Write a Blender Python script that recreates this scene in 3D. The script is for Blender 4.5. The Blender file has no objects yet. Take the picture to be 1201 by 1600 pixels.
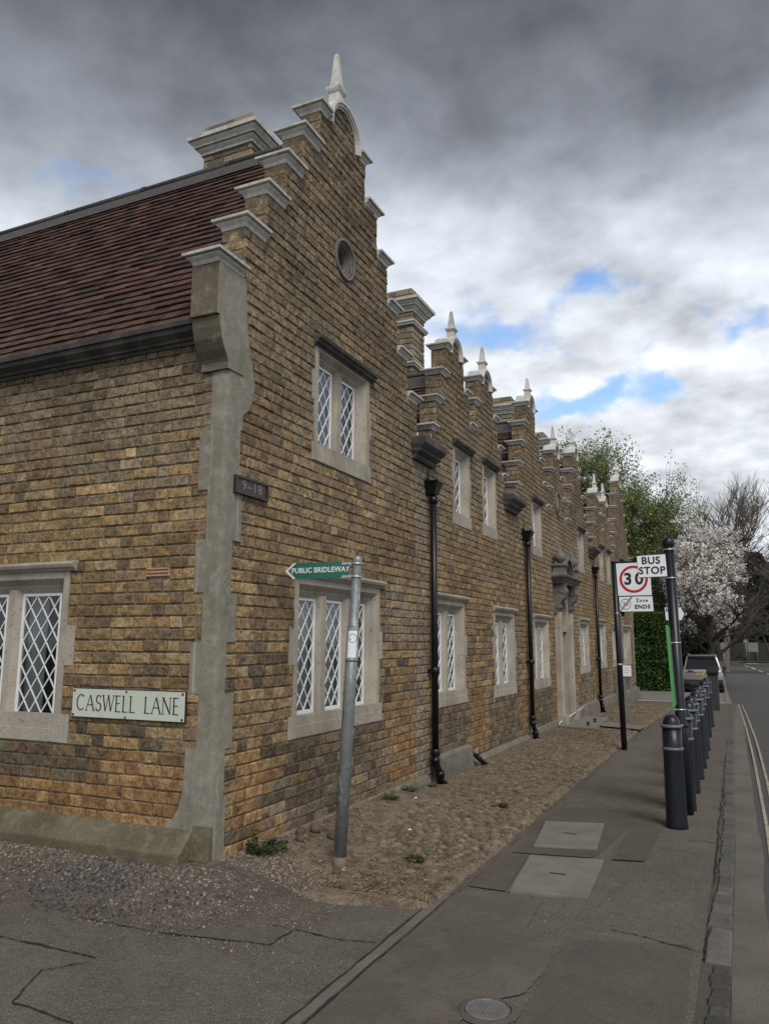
import bpy, bmesh, math, random
from mathutils import Vector, Matrix, noise as mnoise
import numpy as np
random.seed(7); np.random.seed(7)
sc = bpy.context.scene
C = sc.collection
PI = math.pi
# ------------------------------------------------------------------ camera
FPX, PITCH, YAW, ROLL = 1201.7, .167555, .4309865, .0028181
CAM = Vector((3.08201, -4.13796, 1.5))
fw = Vector((-math.sin(YAW)*math.cos(PITCH), math.cos(YAW)*math.cos(PITCH), math.sin(PITCH)))
r0 = Vector((math.cos(YAW), math.sin(YAW), 0)); u0 = r0.cross(fw)
rt = r0*math.cos(ROLL)+u0*math.sin(ROLL); up = u0*math.cos(ROLL)-r0*math.sin(ROLL)
cd = bpy.data.cameras.new('camera'); cam = bpy.data.objects.new('camera', cd); C.objects.link(cam)
cam.matrix_world = Matrix(((rt.x, up.x, -fw.x, CAM.x), (rt.y, up.y, -fw.y, CAM.y), (rt.z, up.z, -fw.z, CAM.z), (0, 0, 0, 1)))
cd.sensor_fit = 'HORIZONTAL'; cd.sensor_width = 36; cd.lens = 36*FPX/1201.0
cd.clip_start = .05; cd.clip_end = 3000
sc.camera = cam
# ------------------------------------------------------------------ sky, sun, exposure
SUN_EL, SUN_AZ = math.radians(50), math.radians(140)      # azimuth clockwise from +Y
world = bpy.data.worlds.new('World'); sc.world = world; world.use_nodes = True
nt = world.node_tree; nt.nodes.clear(); N = nt.nodes.new; L = nt.links.new
out = N('ShaderNodeOutputWorld'); bg = N('ShaderNodeBackground'); L(bg.outputs[0], out.inputs[0])
SKY_STRENGTH = .1
bg.inputs[1].default_value = SKY_STRENGTH
sky = N('ShaderNodeTexSky'); sky.sky_type = 'NISHITA'; sky.sun_disc = False
sky.sun_elevation = SUN_EL; sky.sun_rotation = SUN_AZ; sky.air_density = 1.3; sky.dust_density = .6; sky.ozone_density = 3
tc = N('ShaderNodeTexCoord')
def wmath(op, a, b=None, clamp=False):
    n = N('ShaderNodeMath'); n.operation = op; n.use_clamp = clamp
    for i, v in enumerate((a, b)):
        if v is None: continue
        if isinstance(v, (int, float)): n.inputs[i].default_value = v
        else: L(v, n.inputs[i])
    return n.outputs[0]
def wnoise(vec, scale, detail, rough, dist=0, dim='3D'):
    n = N('ShaderNodeTexNoise'); n.inputs['Scale'].default_value = scale; n.inputs['Detail'].default_value = detail
    n.inputs['Roughness'].default_value = rough; n.inputs['Distortion'].default_value = dist; L(vec, n.inputs['Vector']); return n.outputs['Fac']
sep = N('ShaderNodeSeparateXYZ'); L(tc.outputs['Generated'], sep.inputs[0])
# project the direction on a cloud layer: (x, y) / (z + .12)
dz = wmath('ADD', wmath('MAXIMUM', sep.outputs[2], 0.0), .22)
cmb = N('ShaderNodeCombineXYZ')
L(wmath('DIVIDE', sep.outputs[0], dz), cmb.inputs[0]); L(wmath('DIVIDE', sep.outputs[1], dz), cmb.inputs[1])
cvec = cmb.outputs[0]
n_big = wnoise(cvec, .9, 6, .55, .3); n_med = wnoise(cvec, 2.2, 7, .52, .15); n_fine = wnoise(cvec, 5.5, 8, .55, .1)
# openings of blue in the cloud layer, one blob each at its direction
def blob(d, rad, amp):
    n = N('ShaderNodeVectorMath'); n.operation = 'DISTANCE'; L(tc.outputs['Generated'], n.inputs[0]); n.inputs[1].default_value = d
    m = N('ShaderNodeMapRange'); L(n.outputs['Value'], m.inputs[0]); m.inputs[1].default_value = rad; m.inputs[2].default_value = 0
    m.inputs[3].default_value = 0; m.inputs[4].default_value = amp; m.interpolation_type = 'SMOOTHSTEP'
    return m.outputs[0]
warp = N('ShaderNodeTexNoise'); warp.inputs['Scale'].default_value = 9; warp.inputs['Detail'].default_value = 6; L(tc.outputs['Generated'], warp.inputs['Vector'])
wsub = N('ShaderNodeVectorMath'); wsub.operation = 'SUBTRACT'; L(warp.outputs['Color'], wsub.inputs[0]); wsub.inputs[1].default_value = (.5, .5, .5)
wsc = N('ShaderNodeVectorMath'); wsc.operation = 'SCALE'; L(wsub.outputs[0], wsc.inputs[0]); wsc.inputs['Scale'].default_value = .20
wad = N('ShaderNodeVectorMath'); wad.operation = 'ADD'; L(tc.outputs['Generated'], wad.inputs[0]); L(wsc.outputs[0], wad.inputs[1])
wst = N('ShaderNodeVectorMath'); wst.operation = 'MULTIPLY'; L(wad.outputs[0], wst.inputs[0]); wst.inputs[1].default_value = (1, 1, 2)
def blob(d, rad, amp):
    n = N('ShaderNodeVectorMath'); n.operation = 'DISTANCE'; L(wst.outputs[0], n.inputs[0]); n.inputs[1].default_value = (d[0], d[1], d[2]*2)
    m = N('ShaderNodeMapRange'); L(n.outputs['Value'], m.inputs[0]); m.inputs[1].default_value = rad; m.inputs[2].default_value = 0
    m.inputs[3].default_value = 0; m.inputs[4].default_value = amp; m.interpolation_type = 'SMOOTHSTEP'
    return m.outputs[0]
blue = 0.0
for d, rad, amp in [((-.625, .587, .515), .07, .8), ((-.69, .53, .495), .07, .7), ((-.307, .869, .389), .11, .95), ((-.24, .895, .372), .09, .85),
                    ((-.14, .909, .392), .085, 1.15), ((-.141, .941, .307), .10, 1.2), ((-.20, .935, .305), .09, 1.1), ((-.08, .945, .318), .07, .9), ((.012, .926, .380), .07, 1.1),
                    ((.032, .974, .224), .08, .45), ((.5, .8, .33), .25, .9), ((-.9, .2, .38), .25, .9), ((.6, -.6, .5), .5, .9), ((-.5, -.8, .33), .4, .9), ((.1, .2, .95), .5, .7)]:
    b = blob(d, rad, amp); blue = wmath('ADD', blue, b)
nn = wmath('MULTIPLY', wmath('SUBTRACT', wmath('ADD', wmath('MULTIPLY', n_med, .5), wmath('MULTIPLY', n_fine, .5)), .5), 3.4)
opn = N('ShaderNodeMapRange'); L(wmath('SUBTRACT', blue, nn), opn.inputs[0])
opn.inputs[1].default_value = .30; opn.inputs[2].default_value = 1.35; opn.interpolation_type = 'SMOOTHSTEP'
# cloud grey: brighter low, heavy dark bank higher up
el = N('ShaderNodeMapRange'); L(wmath('ADD', sep.outputs[2], wmath('MULTIPLY', wmath('SUBTRACT', n_big, .5), .30)), el.inputs[0])
el.inputs[1].default_value = .36; el.inputs[2].default_value = .68; el.interpolation_type = 'LINEAR'
ramp = N('ShaderNodeValToRGB'); L(el.outputs[0], ramp.inputs[0]); cr = ramp.color_ramp
cr.elements[0].position = 0; cr.elements[0].color = (4.9, 5.15, 5.5, 1)
cr.elements[1].position = 1; cr.elements[1].color = (.92, 1.0, 1.14, 1)
e = cr.elements.new(.28); e.color = (4.3, 4.6, 5.1, 1)
e = cr.elements.new(.5); e.color = (2.5, 2.72, 3.1, 1)
e = cr.elements.new(.72); e.color = (1.45, 1.58, 1.82, 1)
var = N('ShaderNodeMapRange'); L(wmath('ADD', wmath('MULTIPLY', n_med, .5), wmath('MULTIPLY', n_fine, .5)), var.inputs[0])
var.inputs[1].default_value = .36; var.inputs[2].default_value = .62; var.inputs[3].default_value = .60; var.inputs[4].default_value = 1.32
cm = N('ShaderNodeVectorMath'); cm.operation = 'SCALE'; L(ramp.outputs[0], cm.inputs[0]); L(var.outputs[0], cm.inputs['Scale'])
skb = N('ShaderNodeVectorMath'); skb.operation = 'MULTIPLY'; L(sky.outputs[0], skb.inputs[0]); skb.inputs[1].default_value = (1.15, 1.2, 1.3)
mx = N('ShaderNodeMix'); mx.data_type = 'RGBA'; L(opn.outputs[0], mx.inputs[0]); L(cm.outputs[0], mx.inputs[6]); L(skb.outputs[0], mx.inputs[7])
L(mx.outputs[2], bg.inputs[0])
sd = bpy.data.lights.new('sun', 'SUN'); sun = bpy.data.objects.new('sun', sd); C.objects.link(sun)
sd.energy = 1.8; sd.angle = math.radians(26); sd.color = (1, .95, .88)
sv = Vector((math.sin(SUN_AZ)*math.cos(SUN_EL), math.cos(SUN_AZ)*math.cos(SUN_EL), math.sin(SUN_EL)))
sun.rotation_euler = sv.to_track_quat('Z', 'Y').to_euler()
sc.view_settings.view_transform = 'Standard'; sc.view_settings.look = 'None'; sc.view_settings.gamma = 1
sc.view_settings.use_curve_mapping = False; sc.view_settings.exposure = 0.74
sc.render.engine = 'CYCLES'

# ------------------------------------------------------------------ helpers
def proj(p):
    d = Vector(p)-CAM; z = d.dot(fw)
    if z < .05: return None
    return (600.5+FPX*d.dot(rt)/z, 800-FPX*d.dot(up)/z, z)
def lerp(a, b, t): return a+(b-a)*t
def hz(y): return -0.018*(min(max(y, 9), 28)-9)
class MB:
    def __init__(s): s.v = []; s.f = []; s.c = []; s.col = (1, 1, 1); s.sm = []
    def add(s, vs, fs, col=None, smooth=False):
        b = len(s.v); s.v += [tuple(v) for v in vs]; s.f += [tuple(i+b for i in f) for f in fs]
        s.c += [col or s.col]*len(fs); s.sm += [smooth]*len(fs); return s
    def box(s, x0, x1, y0, y1, z0, z1, T=None, col=None, j=0):
        vs = [(x, y, z) for z in (z0, z1) for y in (y0, y1) for x in (x0, x1)]
        if j: vs = [tuple(c+random.uniform(-j, j) for c in v) for v in vs]
        if T: vs = [T(*v) for v in vs]
        return s.add(vs, [(0, 2, 3, 1), (4, 5, 7, 6), (0, 1, 5, 4), (2, 6, 7, 3), (0, 4, 6, 2), (1, 3, 7, 5)], col)
    def prism(s, prof, a, b, fn, col=None, smooth=False):
        n = len(prof); vs = [fn(p, q, a) for p, q in prof]+[fn(p, q, b) for p, q in prof]
        fs = [(i, (i+1) % n, (i+1) % n+n, i+n) for i in range(n)]
        s.add(vs, fs, col, smooth); s.add([], [])
        b0 = len(s.v)-2*n
        s.f += [tuple(b0+i for i in range(n))[::-1], tuple(b0+n+i for i in range(n))]; s.c += [col or s.col]*2; s.sm += [False]*2
        return s
    def tube(s, pts, rad, seg=10, col=None, cap=True, smooth=True, flat=1):
        pts = [Vector(p) for p in pts]; rads = rad if isinstance(rad, (list, tuple)) else [rad]*len(pts)
        t0 = (pts[1]-pts[0]).normalized(); a = t0.orthogonal().normalized(); vs = []
        for i, p in enumerate(pts):
            t = (pts[min(i+1, len(pts)-1)]-pts[max(i-1, 0)]).normalized()
            a = (a-t*a.dot(t)).normalized(); b = t.cross(a)
            for k in range(seg):
                an = 2*PI*k/seg; vs.append(p+(a*math.cos(an)+b*math.sin(an)*flat)*rads[i])
        fs = []
        for i in range(len(pts)-1):
            for k in range(seg):
                k2 = (k+1) % seg; fs.append((i*seg+k, i*seg+k2, (i+1)*seg+k2, (i+1)*seg+k))
        s.add(vs, fs, col, smooth)
        if cap:
            b0 = len(s.v)-len(vs); s.f += [tuple(b0+k for k in range(seg))[::-1], tuple(b0+len(vs)-seg+k for k in range(seg))]
            s.c += [col or s.col]*2; s.sm += [False]*2
        return s
    def lathe(s, prof, cx, cy, seg=20, ax=(0, 0, 1), z0=0, col=None, smooth=True):
        vs = []; fs = []
        for r, z in prof:
            for k in range(seg):
                an = 2*PI*k/seg; vs.append((cx+r*math.cos(an), cy+r*math.sin(an), z0+z))
        for i in range(len(prof)-1):
            for k in range(seg):
                k2 = (k+1) % seg; fs.append((i*seg+k, i*seg+k2, (i+1)*seg+k2, (i+1)*seg+k))
        s.add(vs, fs, col, smooth)
        b0 = len(s.v)-len(vs); s.f += [tuple(b0+k for k in range(seg))[::-1], tuple(b0+len(vs)-seg+k for k in range(seg))]
        s.c += [col or s.col]*2; s.sm += [False]*2
        return s
    def rings(s, rects, T=None, col=None):
        """stack of rectangles (x0,x1,y0,y1,z) joined: moulded caps"""
        vs = []; fs = []
        for x0, x1, y0, y1, z in rects:
            vs += [(x0, y0, z), (x1, y0, z), (x1, y1, z), (x0, y1, z)]
        for i in range(len(rects)-1):
            for k in range(4): fs.append((i*4+k, i*4+(k+1) % 4, i*4+4+(k+1) % 4, i*4+4+k))
        n = len(rects)*4; fs += [(3, 2, 1, 0), (n-4, n-3, n-2, n-1)]
        if T: vs = [T(*v) for v in vs]
        return s.add(vs, fs, col)
    def mesh(s, name, fix=True, color=True):
        me = bpy.data.meshes.new(name); me.from_pydata(s.v, [], s.f)
        if fix:
            bm = bmesh.new(); bm.from_mesh(me); bmesh.ops.recalc_face_normals(bm, faces=bm.faces); bm.to_mesh(me); bm.free()
        if color:
            at = me.attributes.new('bcol', 'FLOAT_COLOR', 'FACE')
            at.data.foreach_set('color', np.array([(c[0], c[1], c[2], 1) for c in s.c], dtype=np.float32).ravel())
        me.polygons.foreach_set('use_smooth', np.array(s.sm, dtype=bool)); me.update()
        return me
    def build(s, name, mat, parent=None, fix=True, color=True):
        me = s.mesh(name, fix, color); me.materials.append(mat)
        o = bpy.data.objects.new(name, me); C.objects.link(o)
        if parent: attach(o, parent)
        return o
def attach(o, parent):
    o.parent = parent; o.matrix_parent_inverse = wm(parent).inverted()
def wm(o):
    m = Matrix.LocRotScale(o.location, o.rotation_euler, o.scale)
    return wm(o.parent) @ o.matrix_parent_inverse @ m if o.parent else m
def tag(o, label=None, cat=None, group=None, kind=None):
    for k, v in (('label', label), ('category', cat), ('group', group), ('kind', kind)):
        if v: o[k] = v
    return o
def thing(name, label, cat, loc=(0, 0, 0), group=None):
    o = bpy.data.objects.new(name, None); o.location = loc; o.empty_display_size = .1; C.objects.link(o)
    return tag(o, label, cat, group)
def copy_tree(o, parent=None):
    c = o.copy(); C.objects.link(c)
    if parent: c.parent = parent
    for ch in [q for q in bpy.data.objects if q.parent == o]: copy_tree(ch, c)
    return c
def bevel(o, w=.004, seg=2):
    m = o.modifiers.new('bevel', 'BEVEL'); m.width = w; m.segments = seg; m.limit_method = 'ANGLE'; m.angle_limit = .6
    return o
def text_mb(mb, s, size, T, bold=0, align='CENTER', depth=.0012, col=None, sx=1, spacing=1, res=2):
    cu = bpy.data.curves.new('t', 'FONT'); cu.body = s; cu.size = size; cu.align_x = align; cu.align_y = 'CENTER'
    cu.extrude = depth; cu.offset = bold; cu.resolution_u = res; cu.space_character = spacing
    ob = bpy.data.objects.new('t', cu); C.objects.link(ob); bpy.context.view_layer.update()
    dg = bpy.context.evaluated_depsgraph_get(); me = bpy.data.meshes.new_from_object(ob.evaluated_get(dg))
    mb.add([T(v.co.x*sx, v.co.y, v.co.z) for v in me.vertices], [tuple(p.vertices) for p in me.polygons], col)
    bpy.data.objects.remove(ob); bpy.data.curves.remove(cu); bpy.data.meshes.remove(me)
def frame(o, r, u):
    o = Vector(o); r = Vector(r).normalized(); u = Vector(u).normalized(); n = r.cross(u)
    return lambda x, y, z: tuple(o+r*x+u*y+n*z)

# ------------------------------------------------------------------ materials
def material(name, base=(.5, .5, .5), rough=.8, metal=0, attr=False, noise=(), bump=(), spec=.5, coords='Object', gloss_noise=0, tint=None):
    """noise: list of (scale, detail, lo, hi, colour, strength) overlays; bump: list of (kind, scale, strength, distance)"""
    m = bpy.data.materials.new(name); m.use_nodes = True; t = m.node_tree; p = t.nodes['Principled BSDF']
    n = t.nodes.new; l = t.links.new
    p.inputs['Roughness'].default_value = rough; p.inputs['Metallic'].default_value = metal; p.inputs['Specular IOR Level'].default_value = spec
    geo = n('ShaderNodeNewGeometry'); vec = geo.outputs['Position']
    if attr:
        a = n('ShaderNodeAttribute'); a.attribute_name = 'bcol'; cur = a.outputs['Color']
    else:
        a = n('ShaderNodeRGB'); a.outputs[0].default_value = (*base, 1); cur = a.outputs[0]
    for item in noise:
        scale, det, lo, hi, colr, st = item[:6]; kind = item[6] if len(item) > 6 else 'noise'
        v = vec
        if len(item) > 7:
            mp = n('ShaderNodeMapping'); mp.inputs['Scale'].default_value = item[7]; l(vec, mp.inputs[0]); v = mp.outputs[0]
        if kind == 'noise':
            x = n('ShaderNodeTexNoise'); x.inputs['Detail'].default_value = det; x.inputs['Roughness'].default_value = .62; o = x.outputs['Fac']
        else:
            x = n('ShaderNodeTexVoronoi'); o = x.outputs['Distance']
            if kind == 'cell': o = None
        x.inputs['Scale'].default_value = scale; l(v, x.inputs['Vector'])
        if o is None:
            sp = n('ShaderNodeSeparateColor'); l(x.outputs['Color'], sp.inputs[0]); o = sp.outputs[0]
        mr = n('ShaderNodeMapRange'); l(o, mr.inputs[0]); mr.inputs[1].default_value = lo; mr.inputs[2].default_value = hi; mr.inputs[4].default_value = st
        mixn = n('ShaderNodeMix'); mixn.data_type = 'RGBA'; l(mr.outputs[0], mixn.inputs[0]); l(cur, mixn.inputs[6])
        if isinstance(colr, float):
            sc_ = n('ShaderNodeVectorMath'); sc_.operation = 'SCALE'; l(cur, sc_.inputs[0]); sc_.inputs['Scale'].default_value = colr; l(sc_.outputs[0], mixn.inputs[7])
        else: mixn.inputs[7].default_value = (*colr, 1)
        cur = mixn.outputs[2]
    l(cur, p.inputs['Base Color'])
    prev = None
    for kind, scale, st, dist in bump:
        if kind == 'noise':
            x = n('ShaderNodeTexNoise'); x.inputs['Detail'].default_value = 5; o = x.outputs['Fac']
        else:
            x = n('ShaderNodeTexVoronoi'); o = x.outputs['Distance']
        x.inputs['Scale'].default_value = scale; l(vec, x.inputs['Vector'])
        b = n('ShaderNodeBump'); b.inputs['Strength'].default_value = st; b.inputs['Distance'].default_value = dist; l(o, b.inputs['Height'])
        if prev: l(prev, b.inputs['Normal'])
        prev = b.outputs[0]
    if prev: l(prev, p.inputs['Normal'])
    return m
M = {}
M['brick'] = material('weathered yellow brick', attr=True, rough=.92, spec=.15,
    noise=[(14, 7, .40, .64, .46, .85), (27, 6, .50, .64, .40, .75), (60, 4, .56, .66, .34, .6), (34, 5, .54, .70, 1.6, .7), (1.3, 4, .50, .75, .68, .5)],
    bump=[('noise', 24, .7, .02), ('noise', 110, .7, .008)])
M['brick_clean'] = material('chimney brick', attr=True, rough=.9, spec=.15, noise=[(40, 4, .45, .7, .6, .5)], bump=[('noise', 60, .5, .006)])
M['mortar'] = material('old lime mortar', (.23, .188, .135), .95, spec=.1, noise=[(3, 4, .45, .7, (.10, .08, .06), .8), (22, 6, .45, .62, .42, .8), (60, 3, .5, .7, .6, .6)], bump=[('noise', 90, .7, .008)])
M['mortar_pale'] = material('pale chimney mortar', (.36, .30, .22), .95, spec=.1, noise=[(50, 3, .5, .7, .7, .6)], bump=[('noise', 90, .5, .006)])
M['stone'] = material('window limestone', (.34, .31, .26), .88, spec=.2,
    noise=[(2.2, 5, .42, .68, (.20, .18, .15), .65), (38, 2, .62, .70, .38, .85), (9, 5, .5, .7, 1.25, .5), (1.1, 3, .5, .7, (.22, .185, .15), .4), (9, 5, .5, .7, .62, .5, 'noise', (1, 1, .12))], bump=[('noise', 60, .5, .006), ('noise', 14, .3, .01)])
M['stone_grime'] = material('grimy grey stone', (.15, .14, .125), .88, spec=.2, noise=[(5, 5, .42, .68, (.08, .075, .07), .7), (40, 2, .62, .72, .4, .7)], bump=[('noise', 50, .5, .006)])
M['cement_dark'] = material('stained base render', (.155, .14, .115), .92, spec=.15, noise=[(3, 5, .42, .66, (.09, .085, .07), .7), (14, 5, .5, .7, (.22, .205, .175), .6), (90, 2, .62, .7, .5, .5)], bump=[('noise', 40, .6, .01)])
M['stone_dark'] = material('soot black moulded stone', (.045, .043, .042), .75, spec=.3, noise=[(6, 5, .45, .7, (.13, .12, .11), .7), (50, 2, .6, .75, 2.2, .5)], bump=[('noise', 50, .4, .005)])
M['white_stone'] = material('white painted coping stone', (.54, .53, .50), .7, spec=.3,
    noise=[(5, 5, .45, .72, (.33, .32, .30), .7), (30, 3, .58, .72, .7, .5), (22, 4, .5, .68, .6, .7, 'noise', (1, 1, .18)), (7, 5, .56, .72, (.20, .20, .17), .6)], bump=[('noise', 50, .25, .004)])
M['cement'] = material('grey cement render', (.225, .208, .170), .9, spec=.2,
    noise=[(2.0, 5, .40, .65, (.13, .125, .10), .7), (12, 6, .48, .68, (.31, .30, .265), .6), (5, 4, .5, .72, (.14, .14, .075), .35), (110, 2, .64, .72, (.5, .48, .43), .5), (16, 5, .54, .70, .66, .55, 'noise', (1, 1, .10)), (30, 3, .64, .70, (.42, .40, .36), .5, 'noise', (1, 1, .03))],
    bump=[('noise', 40, .4, .008), ('noise', 160, .4, .003)])
M['cement_brown'] = material('brown cement render', (.125, .105, .075), .9, spec=.2,
    noise=[(3, 5, .4, .65, (.085, .075, .055), .7), (10, 5, .55, .7, (.24, .22, .18), .6), (120, 2, .66, .72, (.6, .58, .52), .6)], bump=[('noise', 50, .35, .006)])
M['cement_moss'] = material('mossy plinth render', (.115, .10, .068), .95, spec=.15,
    noise=[(4, 5, .42, .66, (.065, .06, .036), .8), (11, 5, .52, .7, (.17, .155, .115), .7), (90, 2, .62, .72, (.35, .33, .27), .5)], bump=[('noise', 30, .6, .012), ('noise', 130, .4, .004)])
M['tile'] = material('clay roof tile', attr=True, rough=.85, spec=.2, noise=[(14, 5, .45, .7, .45, .75), (60, 3, .6, .74, 1.6, .4), (1.2, 3, .5, .7, .6, .5), (75, 2, .72, .76, (.5, .47, .4), .6)], bump=[('noise', 50, .5, .005)])
M['lead'] = material('weathered lead', (.062, .060, .057), .75, spec=.2, noise=[(5, 5, .42, .68, (.06, .058, .055), .8), (30, 4, .55, .7, (.15, .145, .135), .5)], bump=[('noise', 25, .35, .01)])
M['roof_under'] = material('roof felt', (.03, .02, .018), .95)
M['sash'] = material('white painted sash', (.68, .685, .69), .5, spec=.4, noise=[(20, 4, .5, .7, .85, .5)])
M['black'] = material('black painted iron', (.007, .0075, .008), .38, spec=.3, noise=[(30, 4, .58, .75, (.025, .024, .023), .6)], bump=[('noise', 60, .15, .003)])
M['navy'] = material('blue black bollard paint', (.007, .009, .015), .38, spec=.35,
    noise=[(40, 4, .64, .75, (.06, .056, .05), .5), (3.5, 4, .5, .75, (.016, .018, .022), .6), (120, 2, .70, .75, (.25, .24, .22), .5)], bump=[('noise', 35, .12, .004)])
M['band'] = material('grey bollard band', (.11, .115, .125), .5, noise=[(30, 4, .5, .7, .55, .7)])
M['galv'] = material('galvanised steel', (.21, .225, .225), .48, metal=.35, spec=.5,
    noise=[(26, 5, .45, .65, (.12, .135, .135), .7), (16, 5, .60, .68, (.50, .51, .50), .8, 'noise', (1, 1, .5)), (7, 5, .5, .6, (.15, .165, .165), .6), (5, 4, .6, .72, (.17, .13, .10), .5)], bump=[('noise', 60, .2, .003)])
M['galv_base'] = material('rust stained steel', (.14, .115, .088), .7, metal=.1, noise=[(18, 5, .4, .7, (.12, .10, .08), .7)])
M['steel'] = material('bright clip steel', (.45, .46, .46), .35, metal=.6)
M['sign_white'] = material('white sign face', (.74, .77, .80), .45, noise=[(8, 4, .5, .75, .88, .6)])
M['sign_cream'] = material('pale nameplate enamel', (.47, .52, .44), .4, noise=[(9, 5, .5, .72, (.42, .40, .30), .5), (70, 2, .66, .73, .6, .5)])
M['sign_green'] = material('green sign face', (.012, .125, .095), .45, noise=[(9, 4, .5, .75, .8, .6)])
M['letter_black'] = material('black lettering', (.012, .012, .014), .5)
M['letter_white'] = material('white lettering', (.66, .68, .66), .5)
M['red'] = material('red roundel', (.42, .008, .018), .45)
M['grey_letter'] = material('grey roundel', (.22, .235, .245), .5)
M['blue'] = material('blue panel', (.02, .16, .45), .45)
M['green'] = material('bright green edge', (.06, .33, .075), .5, noise=[(6, 3, .5, .7, .85, .5)])
M['maroon'] = material('maroon plate', (.035, .016, .018), .5, noise=[(30, 3, .5, .7, 1.8, .4)])
M['plate_letter'] = material('worn plate figures', (.15, .125, .115), .5)
M['terracotta'] = material('terracotta air brick', (.44, .26, .16), .85, noise=[(25, 4, .45, .7, .7, .6)])
M['tarmac'] = material('worn footway tarmac', (.150, .133, .111), .93, spec=.2,
    noise=[(.9, 6, .40, .64, (.102, .090, .077), .75), (2.7, 6, .48, .68, (.19, .17, .14), .6), (1.6, 5, .56, .70, (.12, .097, .078), .6), (170, 2, .60, .72, (.20, .185, .16), .6), (120, 1, .0, .35, .45, .7, 'vor'), (330, 1, .7, .9, (.30, .28, .24), .5, 'cell'), (14, 6, .52, .7, .6, .5)],
    bump=[('voronoi', 130, .75, .008), ('noise', 30, .5, .012), ('noise', 5, .35, .03)])
for nm_, k_ in (('tarmac_patch', 1.07), ('tarmac_dark', .90)):
    M[nm_] = material('footway '+nm_, (.145*k_, .128*k_, .108*k_), .93, spec=.2,
        noise=[(.9, 6, .40, .64, (.105*k_, .093*k_, .080*k_), .75), (2.7, 6, .48, .68, (.185*k_, .166*k_, .138*k_), .5), (170, 2, .60, .72, (.20*k_, .185*k_, .16*k_), .55), (120, 1, .0, .35, .5, .6, 'vor'), (14, 6, .52, .7, .65, .5)],
        bump=[('voronoi', 135, .7, .007), ('noise', 30, .5, .012)])
M['road'] = material('carriageway asphalt', (.092, .090, .088), .9, spec=.25,
    noise=[(.6, 5, .42, .66, (.10, .098, .096), .7), (180, 2, .6, .72, (.14, .14, .135), .5), (130, 1, 0, .35, .5, .5, 'vor')], bump=[('voronoi', 120, .6, .006), ('noise', 4, .2, .03)])
M['road_edge'] = material('dusty road channel', (.125, .110, .092), .95, noise=[(2.2, 6, .42, .66, (.072, .064, .055), .8), (160, 2, .6, .72, (.2, .18, .15), .6)], bump=[('voronoi', 120, .7, .007), ('noise', 20, .4, .01)])
M['crack'] = material('open crack', (.012, .011, .010), .95)
M['yellow'] = material('faded yellow line', (.31, .285, .20), .8, noise=[(14, 6, .44, .62, (.13, .12, .10), .85)], bump=[('noise', 60, .3, .003)])
M['roadwhite'] = material('worn white line', (.55, .55, .53), .8, noise=[(6, 5, .5, .7, .5, .6)])
M['kerb'] = material('granite kerb sett', attr=True, rough=.85, spec=.25, noise=[(9, 5, .45, .68, .62, .7), (160, 2, .6, .72, 1.6, .4), (40, 3, .6, .7, .5, .5)], bump=[('noise', 28, .6, .012), ('noise', 150, .3, .003)])
M['concrete'] = material('concrete paving', (.185, .17, .142), .9, noise=[(4, 5, .42, .68, (.115, .105, .085), .7), (140, 2, .6, .7, (.30, .28, .24), .5), (200, 1, 0, .3, .6, .5, 'vor')], bump=[('noise', 120, .5, .004)])
M['soil'] = material('brown earth and leaf litter', (.195, .155, .112), .97, spec=.1,
    noise=[(3.2, 6, .42, .62, (.20, .168, .125), .75), (9, 6, .47, .64, (.075, .056, .038), .75), (75, 3, .5, .62, .45, .7), (200, 2, .62, .72, (.24, .20, .15), .6)],
    bump=[('noise', 30, .9, .03), ('noise', 100, .8, .012)])
M['soil_pink'] = material('gritty ground by the wall', (.120, .100, .082), .97, spec=.1,
    noise=[(3, 6, .42, .62, (.085, .075, .063), .8), (9, 6, .5, .66, (.15, .13, .11), .6), (80, 3, .5, .62, .5, .7), (190, 2, .6, .7, (.26, .21, .17), .6)], bump=[('noise', 50, .9, .02), ('noise', 140, .8, .01)])
M['pebble'] = material('cobble stone', attr=True, rough=.85, spec=.2, noise=[(30, 4, .45, .7, .65, .6)], bump=[('noise', 60, .4, .006)])
M['grass'] = material('verge grass', (.05, .07, .022), .95, noise=[(2, 5, .4, .65, (.09, .08, .04), .7), (30, 4, .45, .65, .5, .7)], bump=[('noise', 30, .9, .04)])
M['leaf'] = material('leaves', attr=True, rough=.6, spec=.25)
M['petal'] = material('blossom', attr=True, rough=.7, spec=.2)
def translucent(m, f):
    t = m.node_tree; p = t.nodes['Principled BSDF']; o = t.nodes['Material Output']; tr = t.nodes.new('ShaderNodeBsdfTranslucent'); mixn = t.nodes.new('ShaderNodeMixShader')
    src = p.inputs['Base Color'].links[0].from_socket; t.links.new(src, tr.inputs[0]); mixn.inputs[0].default_value = f
    t.links.new(p.outputs[0], mixn.inputs[1]); t.links.new(tr.outputs[0], mixn.inputs[2]); t.links.new(mixn.outputs[0], o.inputs[0])
M['leaf_tree'] = material('tree leaves', attr=True, rough=.6, spec=.25); translucent(M['leaf_tree'], .4); translucent(M['petal'], .35)
M['bark'] = material('bark', (.075, .062, .048), .95, noise=[(12, 5, .45, .68, .5, .7)], bump=[('noise', 40, .7, .02)])
M['twig'] = material('pale bare twigs', (.17, .15, .125), .95, noise=[(3, 5, .45, .68, .6, .6)])
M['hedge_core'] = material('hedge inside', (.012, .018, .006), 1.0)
M['fence'] = material('dark timber fence', (.030, .026, .022), .9, noise=[(3, 4, .45, .68, .5, .6, 'noise', (1, 1, .2))])
M['curtain'] = material('net curtain', (.62, .63, .64), .9, noise=[(25, 3, .4, .7, .55, .7, 'noise', (1, 1, .05))])
M['dark_room'] = material('dark room', (.012, .012, .013), .95)
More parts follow.
